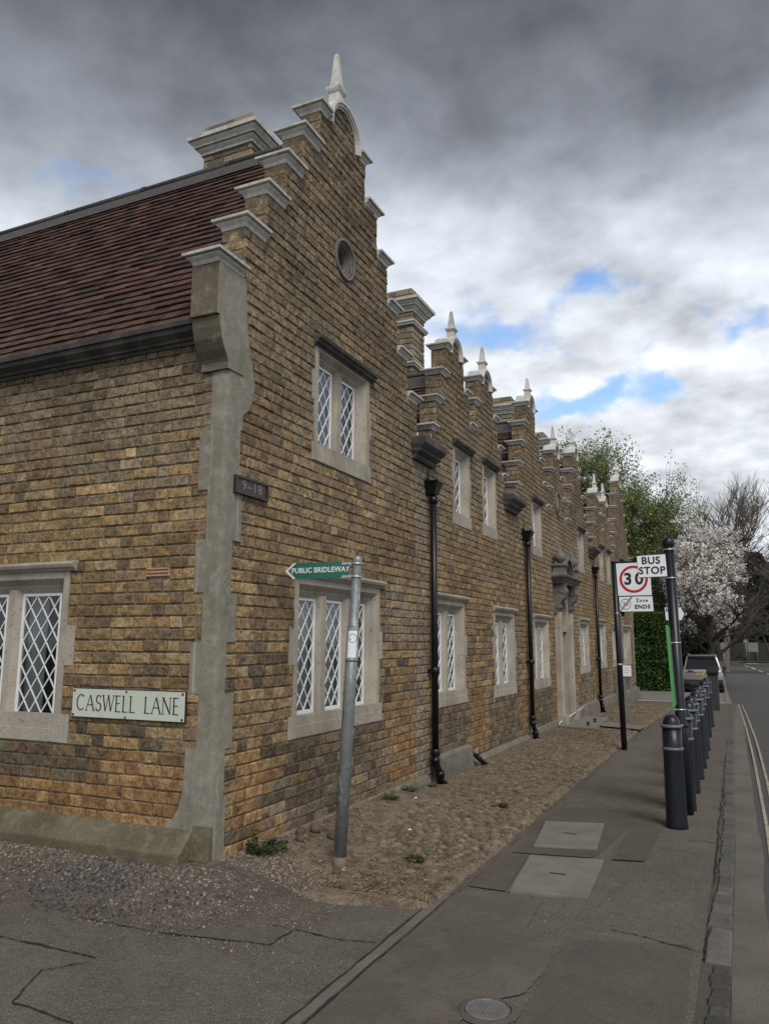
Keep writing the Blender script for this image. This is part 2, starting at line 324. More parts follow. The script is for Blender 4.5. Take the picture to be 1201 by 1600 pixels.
M['paint_car'] = material('silver car paint', (.36, .35, .345), .25, metal=.55, spec=.5)
M['car_black'] = material('black car plastic', (.012, .012, .013), .5)
M['car_glass'] = material('car glass', (.012, .014, .016), .06, spec=.8)
M['tail'] = material('tail lamp lens', (.16, .01, .014), .15)
M['tyre'] = material('tyre rubber', (.014, .014, .014), .8)
M['plate_yellow'] = material('yellow number plate', (.62, .42, .05), .45)
M['bin'] = material('dark grey bin', (.030, .031, .033), .5, noise=[(12, 4, .5, .7, .6, .5)])
M['iron_cover'] = material('manhole iron', (.17, .17, .165), .6, metal=.3, noise=[(30, 4, .45, .7, .55, .6)])
M['paper'] = material('paper scrap', (.6, .6, .58), .8)
def glass_mat():
    m = bpy.data.materials.new('window glass'); m.use_nodes = True; t = m.node_tree; t.nodes.clear(); n = t.nodes.new; l = t.links.new
    o = n('ShaderNodeOutputMaterial'); mixn = n('ShaderNodeMixShader'); tr = n('ShaderNodeBsdfTransparent'); gl = n('ShaderNodeBsdfGlossy')
    tr.inputs[0].default_value = (.72, .76, .75, 1); gl.inputs['Roughness'].default_value = .04; gl.inputs[0].default_value = (.9, .95, 1, 1)
    fr = n('ShaderNodeFresnel'); fr.inputs[0].default_value = 1.5; ad = n('ShaderNodeMath'); ad.operation = 'MULTIPLY_ADD'; l(fr.outputs[0], ad.inputs[0]); ad.inputs[1].default_value = .85; ad.inputs[2].default_value = .02
    l(ad.outputs[0], mixn.inputs[0]); l(tr.outputs[0], mixn.inputs[1]); l(gl.outputs[0], mixn.inputs[2]); l(mixn.outputs[0], o.inputs[0])
    return m
M['glass'] = glass_mat()

# ================================================================== THE ALMSHOUSE ROW
house = thing('almshouse_row', 'long two storey yellow brick almshouse with stepped gables, white finials and mullioned lattice windows', 'building')
TF = lambda u, v, w: (w, u, v)            # street front: u along +Y, v up, w outwards (+X)
TL = lambda u, v, w: (u, -w, v)           # lane side:  u = x, w outwards (-Y)
CH = .0805
# -- gables: centre, list of (half width, coping top), arch radius, obelisk scale, ridge height
BIG = [(1.77, 4.15), (1.50, 4.565), (1.235, 4.98), (.98, 5.395), (.73, 5.81), (.45, 6.225)]
SML = [(.86, 3.98), (.72, 4.365), (.53, 4.76), (.33, 5.155)]
MID = [(1.185, 3.98), (.965, 4.37), (.776, 4.76), (.54, 5.155), (.30, 5.56)]
GABLES = [(1.63, BIG, .30, .56, 6.25), (4.70, SML, .215, .35, 4.92), (6.00, SML, .215, .35, 4.92), (8.62, MID, .225, .30, 5.32),
          (10.57, SML, .215, .35, 4.92), (12.57, MID, .225, .30, 5.32), (15.27, SML, .215, .35, 4.92), (16.57, SML, .215, .35, 4.92), (19.40, BIG, .30, .56, 6.02)]
YEND = 21.18
rects = [(0, YEND, -.35, 3.60)]
rects += [(0.0, 3.40, 3.6, 4.065)]
rects += [(9.58, 9.87, 3.6, 3.895), (11.27, 11.62, 3.6, 3.895), (5.2, 5.5, 3.6, 4.28), (15.8, 16.05, 3.6, 4.28)]
for c, st, R, ob, rz in GABLES:
    for k, (hw, zt) in enumerate(st):
        a = max(c-hw, 0.0) if k == 0 else c-hw
        rects.append((a, min(c+hw, YEND), 3.5, zt-.085))
# -- windows on the front: (u0,u1,z0,z1,lights,style)
WIN = [(.93, 2.45, .79, 2.0, 3, 'ground'), (3.86, 4.92, .79, 1.985, 2, 'ground'), (6.15, 7.21, .765, 1.93, 2, 'ground'), (8.40, 9.46, .75, 1.90, 2, 'ground'),
       (12.30, 13.36, .86, 1.95, 2, 'ground'), (14.65, 15.68, .90, 1.99, 2, 'ground'), (16.75, 17.75, .88, 1.95, 2, 'ground'), (18.75, 20.28, .87, 1.93, 3, 'ground'),
       (1.17, 2.20, 2.97, 3.99, 2, 'upper'), (4.57, 5.20, 2.92, 3.93, 1, 'upper'), (5.76, 6.38, 2.93, 3.95, 1, 'upper'), (8.50, 9.13, 2.95, 3.90, 1, 'upper'),
       (12.50, 13.12, 3.0, 3.93, 1, 'upper'), (15.20, 15.78, 3.0, 3.86, 1, 'upper'), (16.35, 16.92, 3.0, 3.86, 1, 'upper'), (18.75, 19.75, 3.02, 3.86, 2, 'upper')]
holes = [(a, b, c_, d) for a, b, c_, d, n, s in WIN]
bumps = []
for a, b, z0, z1, n, s in WIN:
    bumps += [(a-.055, b+.055, z0-.004, z0+.16), (a-.065, a, z0+.5*(z1-z0)-.07, z0+.5*(z1-z0)+.22), (b, b+.065, z0+.5*(z1-z0)-.05, z0+.5*(z1-z0)+.2)] if s == 'ground' else \
             [(a-.035, b+.045, z0-.004, z0+.15), (a-.04, a, z0+.5*(z1-z0), z0+.5*(z1-z0)+.25), (b, b+.04, z0+.42*(z1-z0), z0+.42*(z1-z0)+.25)]
DOOR = (9.97, 11.13, -.2, 2.36)
OCU = [(1.67, 4.95, .185), (10.57, 4.13, .25)]
QR = [(0, .5, .125), (.5, .82, .10), (.82, 1.165, .172), (1.165, 1.495, .075), (1.495, 1.82, .175), (1.82, 2.175, .10), (2.175, 2.565, .192), (2.565, 2.95, .15), (2.95, 3.35, .17), (3.35, 4.10, .15)]
QL = [(0, .82, .222), (.82, 1.168, .135), (1.168, 1.506, .215), (1.506, 1.838, .130), (1.838, 2.172, .210), (2.172, 2.514, .130), (2.514, 2.93, .212), (2.93, 3.37, .130), (3.37, 4.1, .215)]
front_holes = holes+bumps+[DOOR, (1.67-.12, 1.67+.12, 4.83, 5.07)]
def subtract(iv, a, b):
    o = []
    for p, q in iv:
        if b <= p or a >= q: o.append((p, q)); continue
        if a > p: o.append((p, a))
        if b < q: o.append((b, q))
    return o
def union(iv):
    iv = sorted(iv); o = []
    for a, b in iv:
        if o and a <= o[-1][1]+1e-4: o[-1] = (o[-1][0], max(b, o[-1][1]))
        else: o.append((a, b))
    return o
def front_iv(v):
    iv = union([(a, b) for a, b, z0, z1 in rects if z0 <= v < z1])
    for a, b, z0, z1 in front_holes:
        if z0 <= v <= z1: iv = subtract(iv, a-.004, b+.004)
    for cy, cz, R in OCU:
        if abs(v-cz) < R: w = math.sqrt(R*R-(v-cz)**2); iv = subtract(iv, cy-w, cy+w)
    for z0, z1, w in QR:
        if z0 <= v < z1: iv = subtract(iv, -1, w+.003)
    return iv
def wall_body(mb, rc, hl, T, w0, w1):
    us = sorted({round(x, 4) for r in rc+hl for x in r[:2]}); vs = sorted({round(x, 4) for r in rc+hl for x in r[2:4]})
    for i in range(len(us)-1):
        um = (us[i]+us[i+1])/2; run = None
        for j in range(len(vs)-1):
            vm = (vs[j]+vs[j+1])/2
            ins = any(a < um < b and c < vm < d for a, b, c, d in rc) and not any(a < um < b and c < vm < d for a, b, c, d in hl)
            if ins: run = (run[0], vs[j+1]) if run else (vs[j], vs[j+1])
            elif run: mb.box(us[i], us[i+1], run[0], run[1], w0, w1, T); run = None
        if run: mb.box(us[i], us[i+1], run[0], run[1], w0, w1, T)
mb = MB(); wall_body(mb, rects, holes+[DOOR, (1.55, 1.79, 4.83, 5.07)], TF, -.20, -.0055)
mb.build('front_wall', M['mortar'], house, fix=False)
# lane side wall (x from -6 to 0), in plane y = 0
LWIN = [(-2.62, -1.335, .80, 2.01, 3)]
LW = (-2.60, -1.335, .80, 2.01)
lrects = [(-6.5, -.19, -.3, 3.56)]
lbump = [(-2.66, -1.255, .796, .99), (-1.335, -1.25, 1.33, 1.61), (-2.68, -2.60, 1.33, 1.61), (-5.2, -4.0, .8, 2.0)]
mb = MB(); wall_body(mb, [(-6.5, -.2, -.3, 3.6)], [LW, (-5.2, -4.0, .8, 2.0)], TL, -.20, -.0055)
mb.build('side_wall', M['mortar'], house, fix=False)
def left_iv(v):
    iv = [(-6.5, 0)] if v < 3.58 else []
    for a, b, z0, z1 in [LW]+lbump:
        if z0 <= v <= z1: iv = subtract(iv, a-.004, b+.004)
    for z0, z1, w in QL:
        if z0 <= v < z1: iv = subtract(iv, -w-.003, 1)
    if 1.93 < v < 2.01: iv = subtract(iv, -.63, -.418)
    return iv
# -- brick colours
OCH = [(.35, .245, .12), (.31, .21, .10), (.40, .29, .155), (.26, .18, .09), (.33, .215, .105), (.28, .20, .105)]
BRN = [(.20, .145, .088), (.18, .13, .082), (.22, .155, .095), (.23, .15, .09)]
GRY = [(.225, .18, .122), (.25, .20, .135), (.20, .163, .115), (.27, .215, .145)]
ORG = [(.33, .195, .085), (.29, .165, .075), (.36, .225, .10), (.27, .15, .07)]
DRK = [(.115, .09, .063), (.135, .105, .072), (.10, .08, .06)]
RED = [(.27, .16, .10), (.30, .19, .125)]
def nz(x, y, s=1.0, o=0): return mnoise.noise(Vector((x*s+o, y*s-o, o*.7)))
def sstep(a, b, x): t = min(max((x-a)/(b-a), 0), 1); return t*t*(3-2*t)
def brick_col(side, u, v):
    r = random.random(); n1 = nz(u, v, 1.4, 3.1); n2 = nz(u, v, .6, 9.7)
    if side == 'L':
        org = sstep(.86, .66, v+.09*n1)*(1 if u > -1.05+.25*n1 else sstep(.62, .50, v)); drk = .55*sstep(.55, .7, v)*sstep(.98, .85, v)*(.9 if u < -1.0 else .42)
        gry = sstep(2.5, 3.3, v+.3*n1); top = sstep(3.15, 3.5, v+.15*n2)*.55
    elif side == 'F':
        ph = max(math.exp(-((u-.38)/.3)**2), math.exp(-((u-3.05)/.35)**2), .9*math.exp(-((u-5.45)/.4)**2), .9*math.exp(-((u-7.6)/.25)**2), .8*math.exp(-((u-9.7)/.25)**2), .8*math.exp(-((u-11.9)/.35)**2), .7*math.exp(-((u-14.0)/.25)**2))
        org = .85*ph*sstep(.95, .7, v+.15*n1)*sstep(.08, .2, v); drk = .22*sstep(2.0, 1.2, v)*sstep(.1, .5, n1+.35)
        if v < .85 and ph < .45: drk = max(drk, .35)
        gry = sstep(2.3, 3.7, v+.5*n1)*.85; top = .18*sstep(4.0, 5.2, v)
        if v < .78 and ph < .4: gry = max(gry, .75)
    else: org = 0; drk = .12; gry = .5; top = .1
    if random.random() < org: c = random.choice(ORG)
    elif random.random() < max(drk, top): c = random.choice(DRK)
    elif random.random() < gry: c = random.choice(GRY)
    elif r < .035: c = random.choice(RED)
    elif r < .27: c = random.choice(BRN)
    else: c = random.choice(OCH)
    k = 1.03*random.uniform(.84, 1.16)*(1+.34*n1)*(1-.16*sstep(3.6, 4.6, v))
    soot = 0
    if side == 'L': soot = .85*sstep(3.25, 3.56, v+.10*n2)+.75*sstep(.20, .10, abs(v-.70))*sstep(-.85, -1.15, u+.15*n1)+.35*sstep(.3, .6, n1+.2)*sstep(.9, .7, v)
    if side == 'F':
        soot = .55*sstep(.35, .0, abs(u-7.1))*sstep(2.9, 3.5, v)+.4*sstep(.3, 0, abs(u-3.75))*sstep(2.6, 3.4, v)+.30*sstep(.05, .5, n2)*sstep(3.8, 5, v)
        for wa, wb, z0_, z1_, nn_, ss_ in WIN[:8]:
            if wa-.05 < u < wb+.05 and v < z0_: soot = max(soot, .5*(1-.25*(z0_-v)/.6))
    c = tuple(lerp(x, y, min(soot, .9)*random.uniform(.7, 1)) for x, y in zip(c, (.075, .062, .05)))
    if side != 'L':
        t = (.20+.34*sstep(1.9, 3.6, v)+.12*sstep(4, 9, u))*(1-.5*org) if side == 'F' else .5
        c = tuple(lerp(x, y, t) for x, y in zip(c, (.26, .20, .135)))
    else: c = tuple(lerp(x, y, .12+.25*sstep(2.4, 3.3, v)) for x, y in zip(c, (.27, .205, .125)))
    if side == 'F' and 3.25 < u < 3.68: c = tuple(lerp(x, y, .55*sstep(3.25, 3.4, u)) for x, y in zip(c, (.27, .24, .20)))
    if side == 'F' and 2.55 < u < 3.6 and 1.5 < v < 2.15 and n1 > -.1: c = tuple(lerp(x, y, .35) for x, y in zip(c, (.30, .27, .23)))
    return tuple(x*k for x in c)
pool = []
def brick_patch(T, ivf, v0, v1, side, proud=.004, first=0):
    k = 0; v = v0
    while v < v1-.03:
        vt = min(v+CH, v1); vm = (v+vt)/2
        for a, b in ivf(vm):
            if b-a < .03: continue
            per = .312; off = (k % 2)*.156+random.uniform(-.02, .02)+first
            u = math.floor((a-off)/per)*per+off; cuts = []
            while u < b:
                cuts += [u+random.uniform(-.006, .006), u+.208+random.uniform(-.006, .006)]; u += per
            cuts = [c for c in cuts if a+.04 < c < b-.04]; es = [a]+cuts+[b]
            for i in range(len(es)-1):
                g0 = .0045 if i else 0; g1 = .0045 if i < len(es)-2 else 0
                ua, ub = es[i]+g0, es[i+1]-g1; va, vb = v+.0042+random.uniform(-.0015, .003), vt-.0042+random.uniform(-.003, .0015)
                w = proud+random.uniform(-.004, .0045); cz = .006
                J = lambda s=.002: random.uniform(-s, s)
                o = [(ua+J(), va+J(), w-.006), (ub+J(), va+J(), w-.006), (ub+J(), vb+J(), w-.006), (ua+J(), vb+J(), w-.006)]
                f = [(ua+cz+J(), va+cz+J(), w+J(.0025)), (ub-cz+J(), va+cz+J(), w+J(.0025)), (ub-cz+J(), vb-cz+J(), w+J(.0025)), (ua+cz+J(), vb-cz+J(), w+J(.0025))]
                bk = [(p[0], p[1], -.018) for p in o]
                vs = [T(*p) for p in bk+o+f]
                fs = [(8, 9, 10, 11)]+[(4+q, 4+(q+1) % 4, 8+(q+1) % 4, 8+q) for q in range(4)]+[(q, (q+1) % 4, 4+(q+1) % 4, 4+q) for q in range(4)]
                pc = proj(T((ua+ub)/2, vm, w)); pr = 0
                if pc and -20 < pc[0] < 1221 and 0 < pc[1] < 1600:
                    p1, p2 = proj(vs[8]), proj(vs[9]); p3 = proj(vs[11])
                    if p1 and p2 and p3: pr = abs((p2[0]-p1[0])*(p3[1]-p1[1])-(p2[1]-p1[1])*(p3[0]-p1[0]))
                pool.append((vs, fs, brick_col(side, u if side == 'x' else (ua+ub)/2, vm), pr))
        v = vt; k += 1
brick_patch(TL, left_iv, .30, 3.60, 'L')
brick_patch(TF, front_iv, .13, 6.16, 'F', first=.05)
# the brick returns on the -Y and +Y sides of every gable step, and the tympanum of each arch
for c, st, R, ob, rz in GABLES:
    for k, (hw, zt) in enumerate(st):
        if c-hw < .0 : continue
        z0 = st[k-1][1] if k else 3.55
        if c in (6.00, 16.57) and k == 1: continue
        brick_patch(lambda u, v, w, yy=c-hw: (u, yy-w, v), lambda v: [(-.20, .002)], z0-.01, zt-.08, 'x', first=random.random())
    Rt = R-.055; zc = st[-1][1]
    brick_patch(TF, lambda v, c=c, Rt=Rt, zc=zc: [(c-math.sqrt(max(Rt*Rt-(v-zc)**2, 0)), c+math.sqrt(max(Rt*Rt-(v-zc)**2, 0)))] if v > zc else [(c-Rt, c+Rt)], zc-.09, zc+Rt-.005, 'F', proud=.0)
# end wall return at the far end is unseen; chimney bricks
def chimney(x0, x1, y0, y1, zb, zc, plinth=None):
    """stack with its caps: zb base, zc underside of the crowning mould"""
    ch = MB().box(x0+.01, x1-.01, y0+.01, y1-.01, zb, zc+.34).build('chimney', M['mortar_pale'], house)
    cap = MB()
    R_ = lambda o, z: (x0-o, x1+o, y0-o, y1+o, z)
    cap.rings([R_(.005, zc), R_(.022, zc), R_(.022, zc+.025), R_(.05, zc+.05), R_(.052, zc+.062), R_(.044, zc+.064), R_(.044, zc+.07), R_(.075, zc+.072), R_(.075, zc+.085), R_(.10, zc+.115), R_(.105, zc+.125), R_(.098, zc+.127), R_(.098, zc+.134), R_(.125, zc+.135), R_(.13, zc+.175), R_(.02, zc+.185)])
    cap.build('chimney_cap', M['white_stone'], ch)
    if plinth:
        for z in plinth: MB().rings([R_(.0, z), R_(.03, z), R_(.035, z+.02), R_(.05, z+.035), R_(.05, z+.055), R_(.005, z+.07)]).build('string_course', M['white_stone'], ch)
    bm_ = MB(); n0 = len(pool)
    for (a, b) in ((zb, zc), (zc+.175, zc+.34)):
        brick_patch(lambda u, v, w: (u, y0-w, v), lambda v: [(x0, x1)], a, b, 'x', first=.1)
        brick_patch(lambda u, v, w: (x1+w, u, v), lambda v: [(y0, y1)], a, b, 'x')
    for vs, fs, cl, pr in pool[n0:]:
        bm_.add(vs, fs, tuple(x*1.15+.02 for x in random.choice([(.19, .155, .10), (.14, .115, .08), (.23, .16, .10), (.10, .085, .065), (.20, .18, .13)])))
    del pool[n0:]
    o = bm_.build('brick', M['brick_clean'], ch, fix=False); o['kind'] = 'stuff'
    MB().box(x0+.02, x1-.02, y0+.02, y1-.02, zc+.335, zc+.352).build('chimney_top', M['lead'], ch)
    return ch
chimney(-1.67, -1.08, 1.68, 2.15, 5.6, 6.47)
chimney(-1.28, -.74, 5.07, 5.50, 4.4, 5.99, [5.20, 5.80])
chimney(-1.28, -.74, 10.15, 10.62, 4.4, 5.95, [5.75])
chimney(-1.28, -.74, 12.9, 13.35, 4.4, 5.92, [5.70])
# -- sort bricks: the 300 largest in the photo are objects, the rest one piece
pool.sort(key=lambda b: -b[3])
for vs, fs, cl, pr in pool[:300]:
    MB().add(vs, fs, cl).build('brick', M['brick'], house, fix=False)
rest = MB()
for vs, fs, cl, pr in pool[300:]: rest.add(vs, fs, cl)
o = rest.build('brick', M['brick'], house, fix=False); o['kind'] = 'stuff'
o['label'] = 'smaller and farther bricks of the walls'

# -- quoins: cement rendered corner, one piece per long or short block
zs = sorted({z for q in (QR, QL) for a in q for z in a[:2]})
zs = [z for z in zs if z <= 3.37]
zs = [z for i, z in enumerate(zs) if i == 0 or z-zs[i-1] > .02]
def wid(q, z):
    for a, b, w in q:
        if a <= z < b: return w
    return .15
mbq = MB()
for i in range(len(zs)-1):
    z0, z1 = zs[i], zs[i+1]
    if z1-z0 < .004: continue
    zm = (z0+z1)/2; a = wid(QL, zm); b = wid(QR, zm); p = .009; cz = .022
    prof = [(-a, .01), (-a, -p), (-cz, -p-.001), (p-.004, -cz*.2), (p+.001, cz), (p, b), (-.01, b), (-.01, .01)]
    mbq.prism(prof, z0, z1, lambda p_, q_, z: (p_, q_, z))
mbq.build('corner_render', M['cement'], house, fix=False)
# far end quoins
mbq = MB()
for i in range(11):
    w = .16 if i % 2 else .24; mbq.box(-.2, .008, YEND-w, YEND+.006, .3+i*.34, .3+i*.34+.338)
o = mbq.build('end_quoins', M['cement'], house)
# cement smear beside the kneeler
mb = MB()
def smear(mb, T, pts, w0, w1, jit=.0):
    n = len(pts); vs = [T(u, v, w0) for u, v in pts]+[T(u, v, w1) for u, v in pts]
    mb.add(vs, [tuple(range(n, 2*n))]+[(i, (i+1) % n, n+(i+1) % n, n+i) for i in range(n)])
smear(mb, TF, [(.12, 3.30), (.17, 3.06), (.24, 3.12), (.29, 3.22), (.30, 3.32), (.26, 3.46), (.215, 3.60), (.185, 3.75), (.17, 3.95), (.15, 4.0), (.12, 3.9)], -.006, .0105)
mb.build('render_patch', M['cement'], house)
mb = MB(); smear(mb, TL, [(-.222, .70), (-.230, .55), (-.255, .45), (-.30, .385), (-.36, .345), (-.36, .32), (-.15, .32), (-.15, .70)], -.004, .0085); mb.build('render_patch', M['cement'], house)
# kneeler: upper block and curved lower block
k_up = MB().box(-.215, .012, -.172, .152, 3.69, 4.075).build('kneeler_block', M['cement_brown'], house); bevel(k_up, .006)
prof = [(-.150, 3.686), (-.140, 3.62), (-.118, 3.54), (-.080, 3.47), (-.042, 3.42), (-.030, 3.395), (-.030, 3.345), (.150, 3.345), (.150, 3.686)]
MB().prism(prof, -.212, .0125, lambda y, z, x: (x, y, z)).build('kneeler_scroll', M['cement_brown'], house)
# pale front face render of the kneeler
mb = MB(); smear(mb, TF, [(-.168, 3.69), (-.145, 3.69), (-.135, 3.62), (-.11, 3.535), (-.075, 3.465), (-.04, 3.418), (-.028, 3.39), (-.028, 3.345), (.152, 3.345), (.152, 4.07), (-.168, 4.07)], .0128, .0175)
mb.build('kneeler_face', M['cement'], house)
# -- copings
def coping(y0, y1, zt, x0=-.20, x1=0.0, L_=True, R_=True):
    q = MB(); sc_ = 1.0 if y0 < 3.3 else .80
    def r(o, z):
        o *= sc_**.7; z = zt-(zt-z)*sc_; return (x0-o, x1+o, y0-(o if L_ else 0), y1+(o if R_ else 0), z)
    q.rings([r(.004, zt-.086), r(.010, zt-.068), r(.012, zt-.060), r(.022, zt-.052), r(.036, zt-.040), r(.038, zt-.032), r(.028, zt-.031), r(.028, zt-.025), r(.060, zt-.024), r(.063, zt-.005), r(.056, zt)])
    return q.build('coping', M['white_stone'], house)
for c, st, R, ob, rz in GABLES:
    for k in range(len(st)):
        hw, zt = st[k]; nxt = st[k+1][0] if k < len(st)-1 else None
        if c in (4.70, 10.57, 15.27) and k == 0 and c != 4.70 and c != 15.27: pass
        if nxt is not None:
            lo = c-hw if not (c == 1.63 and k == 0) else -.172
            if not (c in (6.00, 16.57) and k <= 1) and not (c == 10.57 and k == 0) and not (c == 12.57 and k == 0): coping(lo, c-nxt, zt, R_=False)
            if not (c in (4.70, 15.27) and k <= 1) and not (c == 10.57 and k == 0) and not (c == 8.62 and k == 0): coping(c+nxt, c+hw, zt, L_=False)
        else:
            coping(c-hw, c-R, zt, R_=False); coping(c+R, c+hw, zt, L_=False)
for a, b, z in ((5.23, 5.47, 4.365), (15.80, 16.04, 4.365), (9.60, 9.85, 3.98), (11.29, 11.60, 3.98)): coping(a, b, z, L_=False, R_=False)
# -- arches and finials
for c, st, R, ob, rz in GABLES:
    zc = st[-1][1]-.03; n = 18
    mb = MB()                                                          # barrel top running back, with flared foot
    def arcp(rad, m=n): return [(c+rad*math.cos(PI*i/m), zc+rad*math.sin(PI*i/m)) for i in range(m+1)]
    outer = arcp(R); prof = [(c+R, zc-.05)]+outer+[(c-R, zc-.05)]
    mb.prism(prof, -.205, -.022, lambda y, z, x: (x, y, z), smooth=True)
    mb.prism([(c+R+.05, zc-.02), (c+R, zc+.13), (c+R-.08, zc+.16), (c-R+.08, zc+.16), (c-R, zc+.13), (c-R-.05, zc-.02)], -.19, -.04, lambda y, z, x: (x, y, z))
    ar = mb.build('arch_top', M['white_stone'], house)
    mb = MB()                                                          # moulded ring at the face
    for r1, r0_, x0, x1 in ((R, R-.055, -.03, .028), (R-.012, R-.030, .028, .040), (R-.055, R-.075, -.03, .012)):
        pts = arcp(r1); pin = arcp(r0_)
        for i in range(n):
            q = [pts[i], pts[i+1], pin[i+1], pin[i]]
            mb.prism(q, x0, x1, lambda y, z, x: (x, y, z))
        for s in (1, -1):
            a, b = sorted((c+s*r1, c+s*r0_)); mb.box(x0, x1, a, b, zc-.06, zc)
    mb.build('arch_ring', M['white_stone'], ar)
    MB().box(-.03, -.008, c-R+.04, c+R-.04, zc-.06, zc+.02).build('tympanum', M['mortar'], ar)
    prof = [(c+(R-.05)*math.cos(PI*i/n), zc+(R-.05)*math.sin(PI*i/n)) for i in range(n+1)]
    MB().prism(prof, -.021, -.009, lambda y, z, x: (x, y, z)).build('tympanum', M['mortar'], ar)
    k = ob/.56; zb = zc+R-.02; xf = -.045 if c > 2 else -.085; ob = {1.63: .60, 19.40: .48}.get(c, ob+.03); s = .047 if ob < .5 else .054
    q = lambda o, z: (xf-o, xf+o, c-o, c+o, z)
    t = ob+.0
    mb = MB(); mb.rings([q(s*1.25, zb-.03), q(s*1.1, zb), q(s*1.02, zb+t*.06), q(s*.98, zb+t*.26), q(s*1.15, zb+t*.275), q(s*1.3, zb+t*.30), q(s*1.42, zb+t*.33), q(s*1.42, zb+t*.36), q(s*1.1, zb+t*.385), q(s*.88, zb+t*.40), q(s*.80, zb+t*.45), q(s*.36, zb+t*.97), q(s*.22, zb+t)])
    f = mb.build('finial', M['white_stone'], house)
# -- oculus in the first gable and the oval plaque on the centre gable
def ring_mb(cy, cz, specs, seg=28, sy=1, sz=1):
    mb = MB()
    for r1, r0_, x0, x1 in specs:
        vs = []
        for i in range(seg):
            a = 2*PI*i/seg; cs, sn = math.cos(a)*sy, math.sin(a)*sz
            vs += [(x0, cy+r1*cs, cz+r1*sn), (x1, cy+r1*cs, cz+r1*sn), (x1, cy+r0_*cs, cz+r0_*sn), (x0, cy+r0_*cs, cz+r0_*sn)]
        fs = []
        for i in range(seg):
            j = (i+1) % seg
            for k in range(4): fs.append((i*4+k, i*4+(k+1) % 4, j*4+(k+1) % 4, j*4+k))
        mb.add(vs, fs, None, True)
    return mb
oc = ring_mb(1.67, 4.95, [(.195, .165, -.02, .022), (.165, .14, -.05, .006), (.14, .118, -.12, -.012), (.118, .10, -.15, -.03)]).build('oculus', M['stone_grime'], house)
MB().prism([(1.67+.12*math.cos(2*PI*i/24), 4.95+.12*math.sin(2*PI*i/24)) for i in range(24)], -.16, -.115, lambda y, z, x: (x, y, z)).build('louvre', M['dark_room'], oc)
mb = MB()
for i in range(6):
    a = PI/3*i+.3; mb.tube([(-.108, 1.67, 4.95), (-.108, 1.67+.1*math.cos(a), 4.95+.1*math.sin(a))], .008, 6)
    mb.tube([(-.104, 1.67+.06*math.cos(a)-.02, 4.95+.06*math.sin(a)), (-.104, 1.67+.06*math.cos(a)+.02, 4.95+.06*math.sin(a)+.01)], .01, 6)
mb.build('tracery', M['white_stone'], oc)
ring_mb(10.57, 4.13, [(.25, .21, -.02, .03), (.21, .0, -.02, .008)], sy=.8).build('oval_plaque', M['stone_grime'], house)

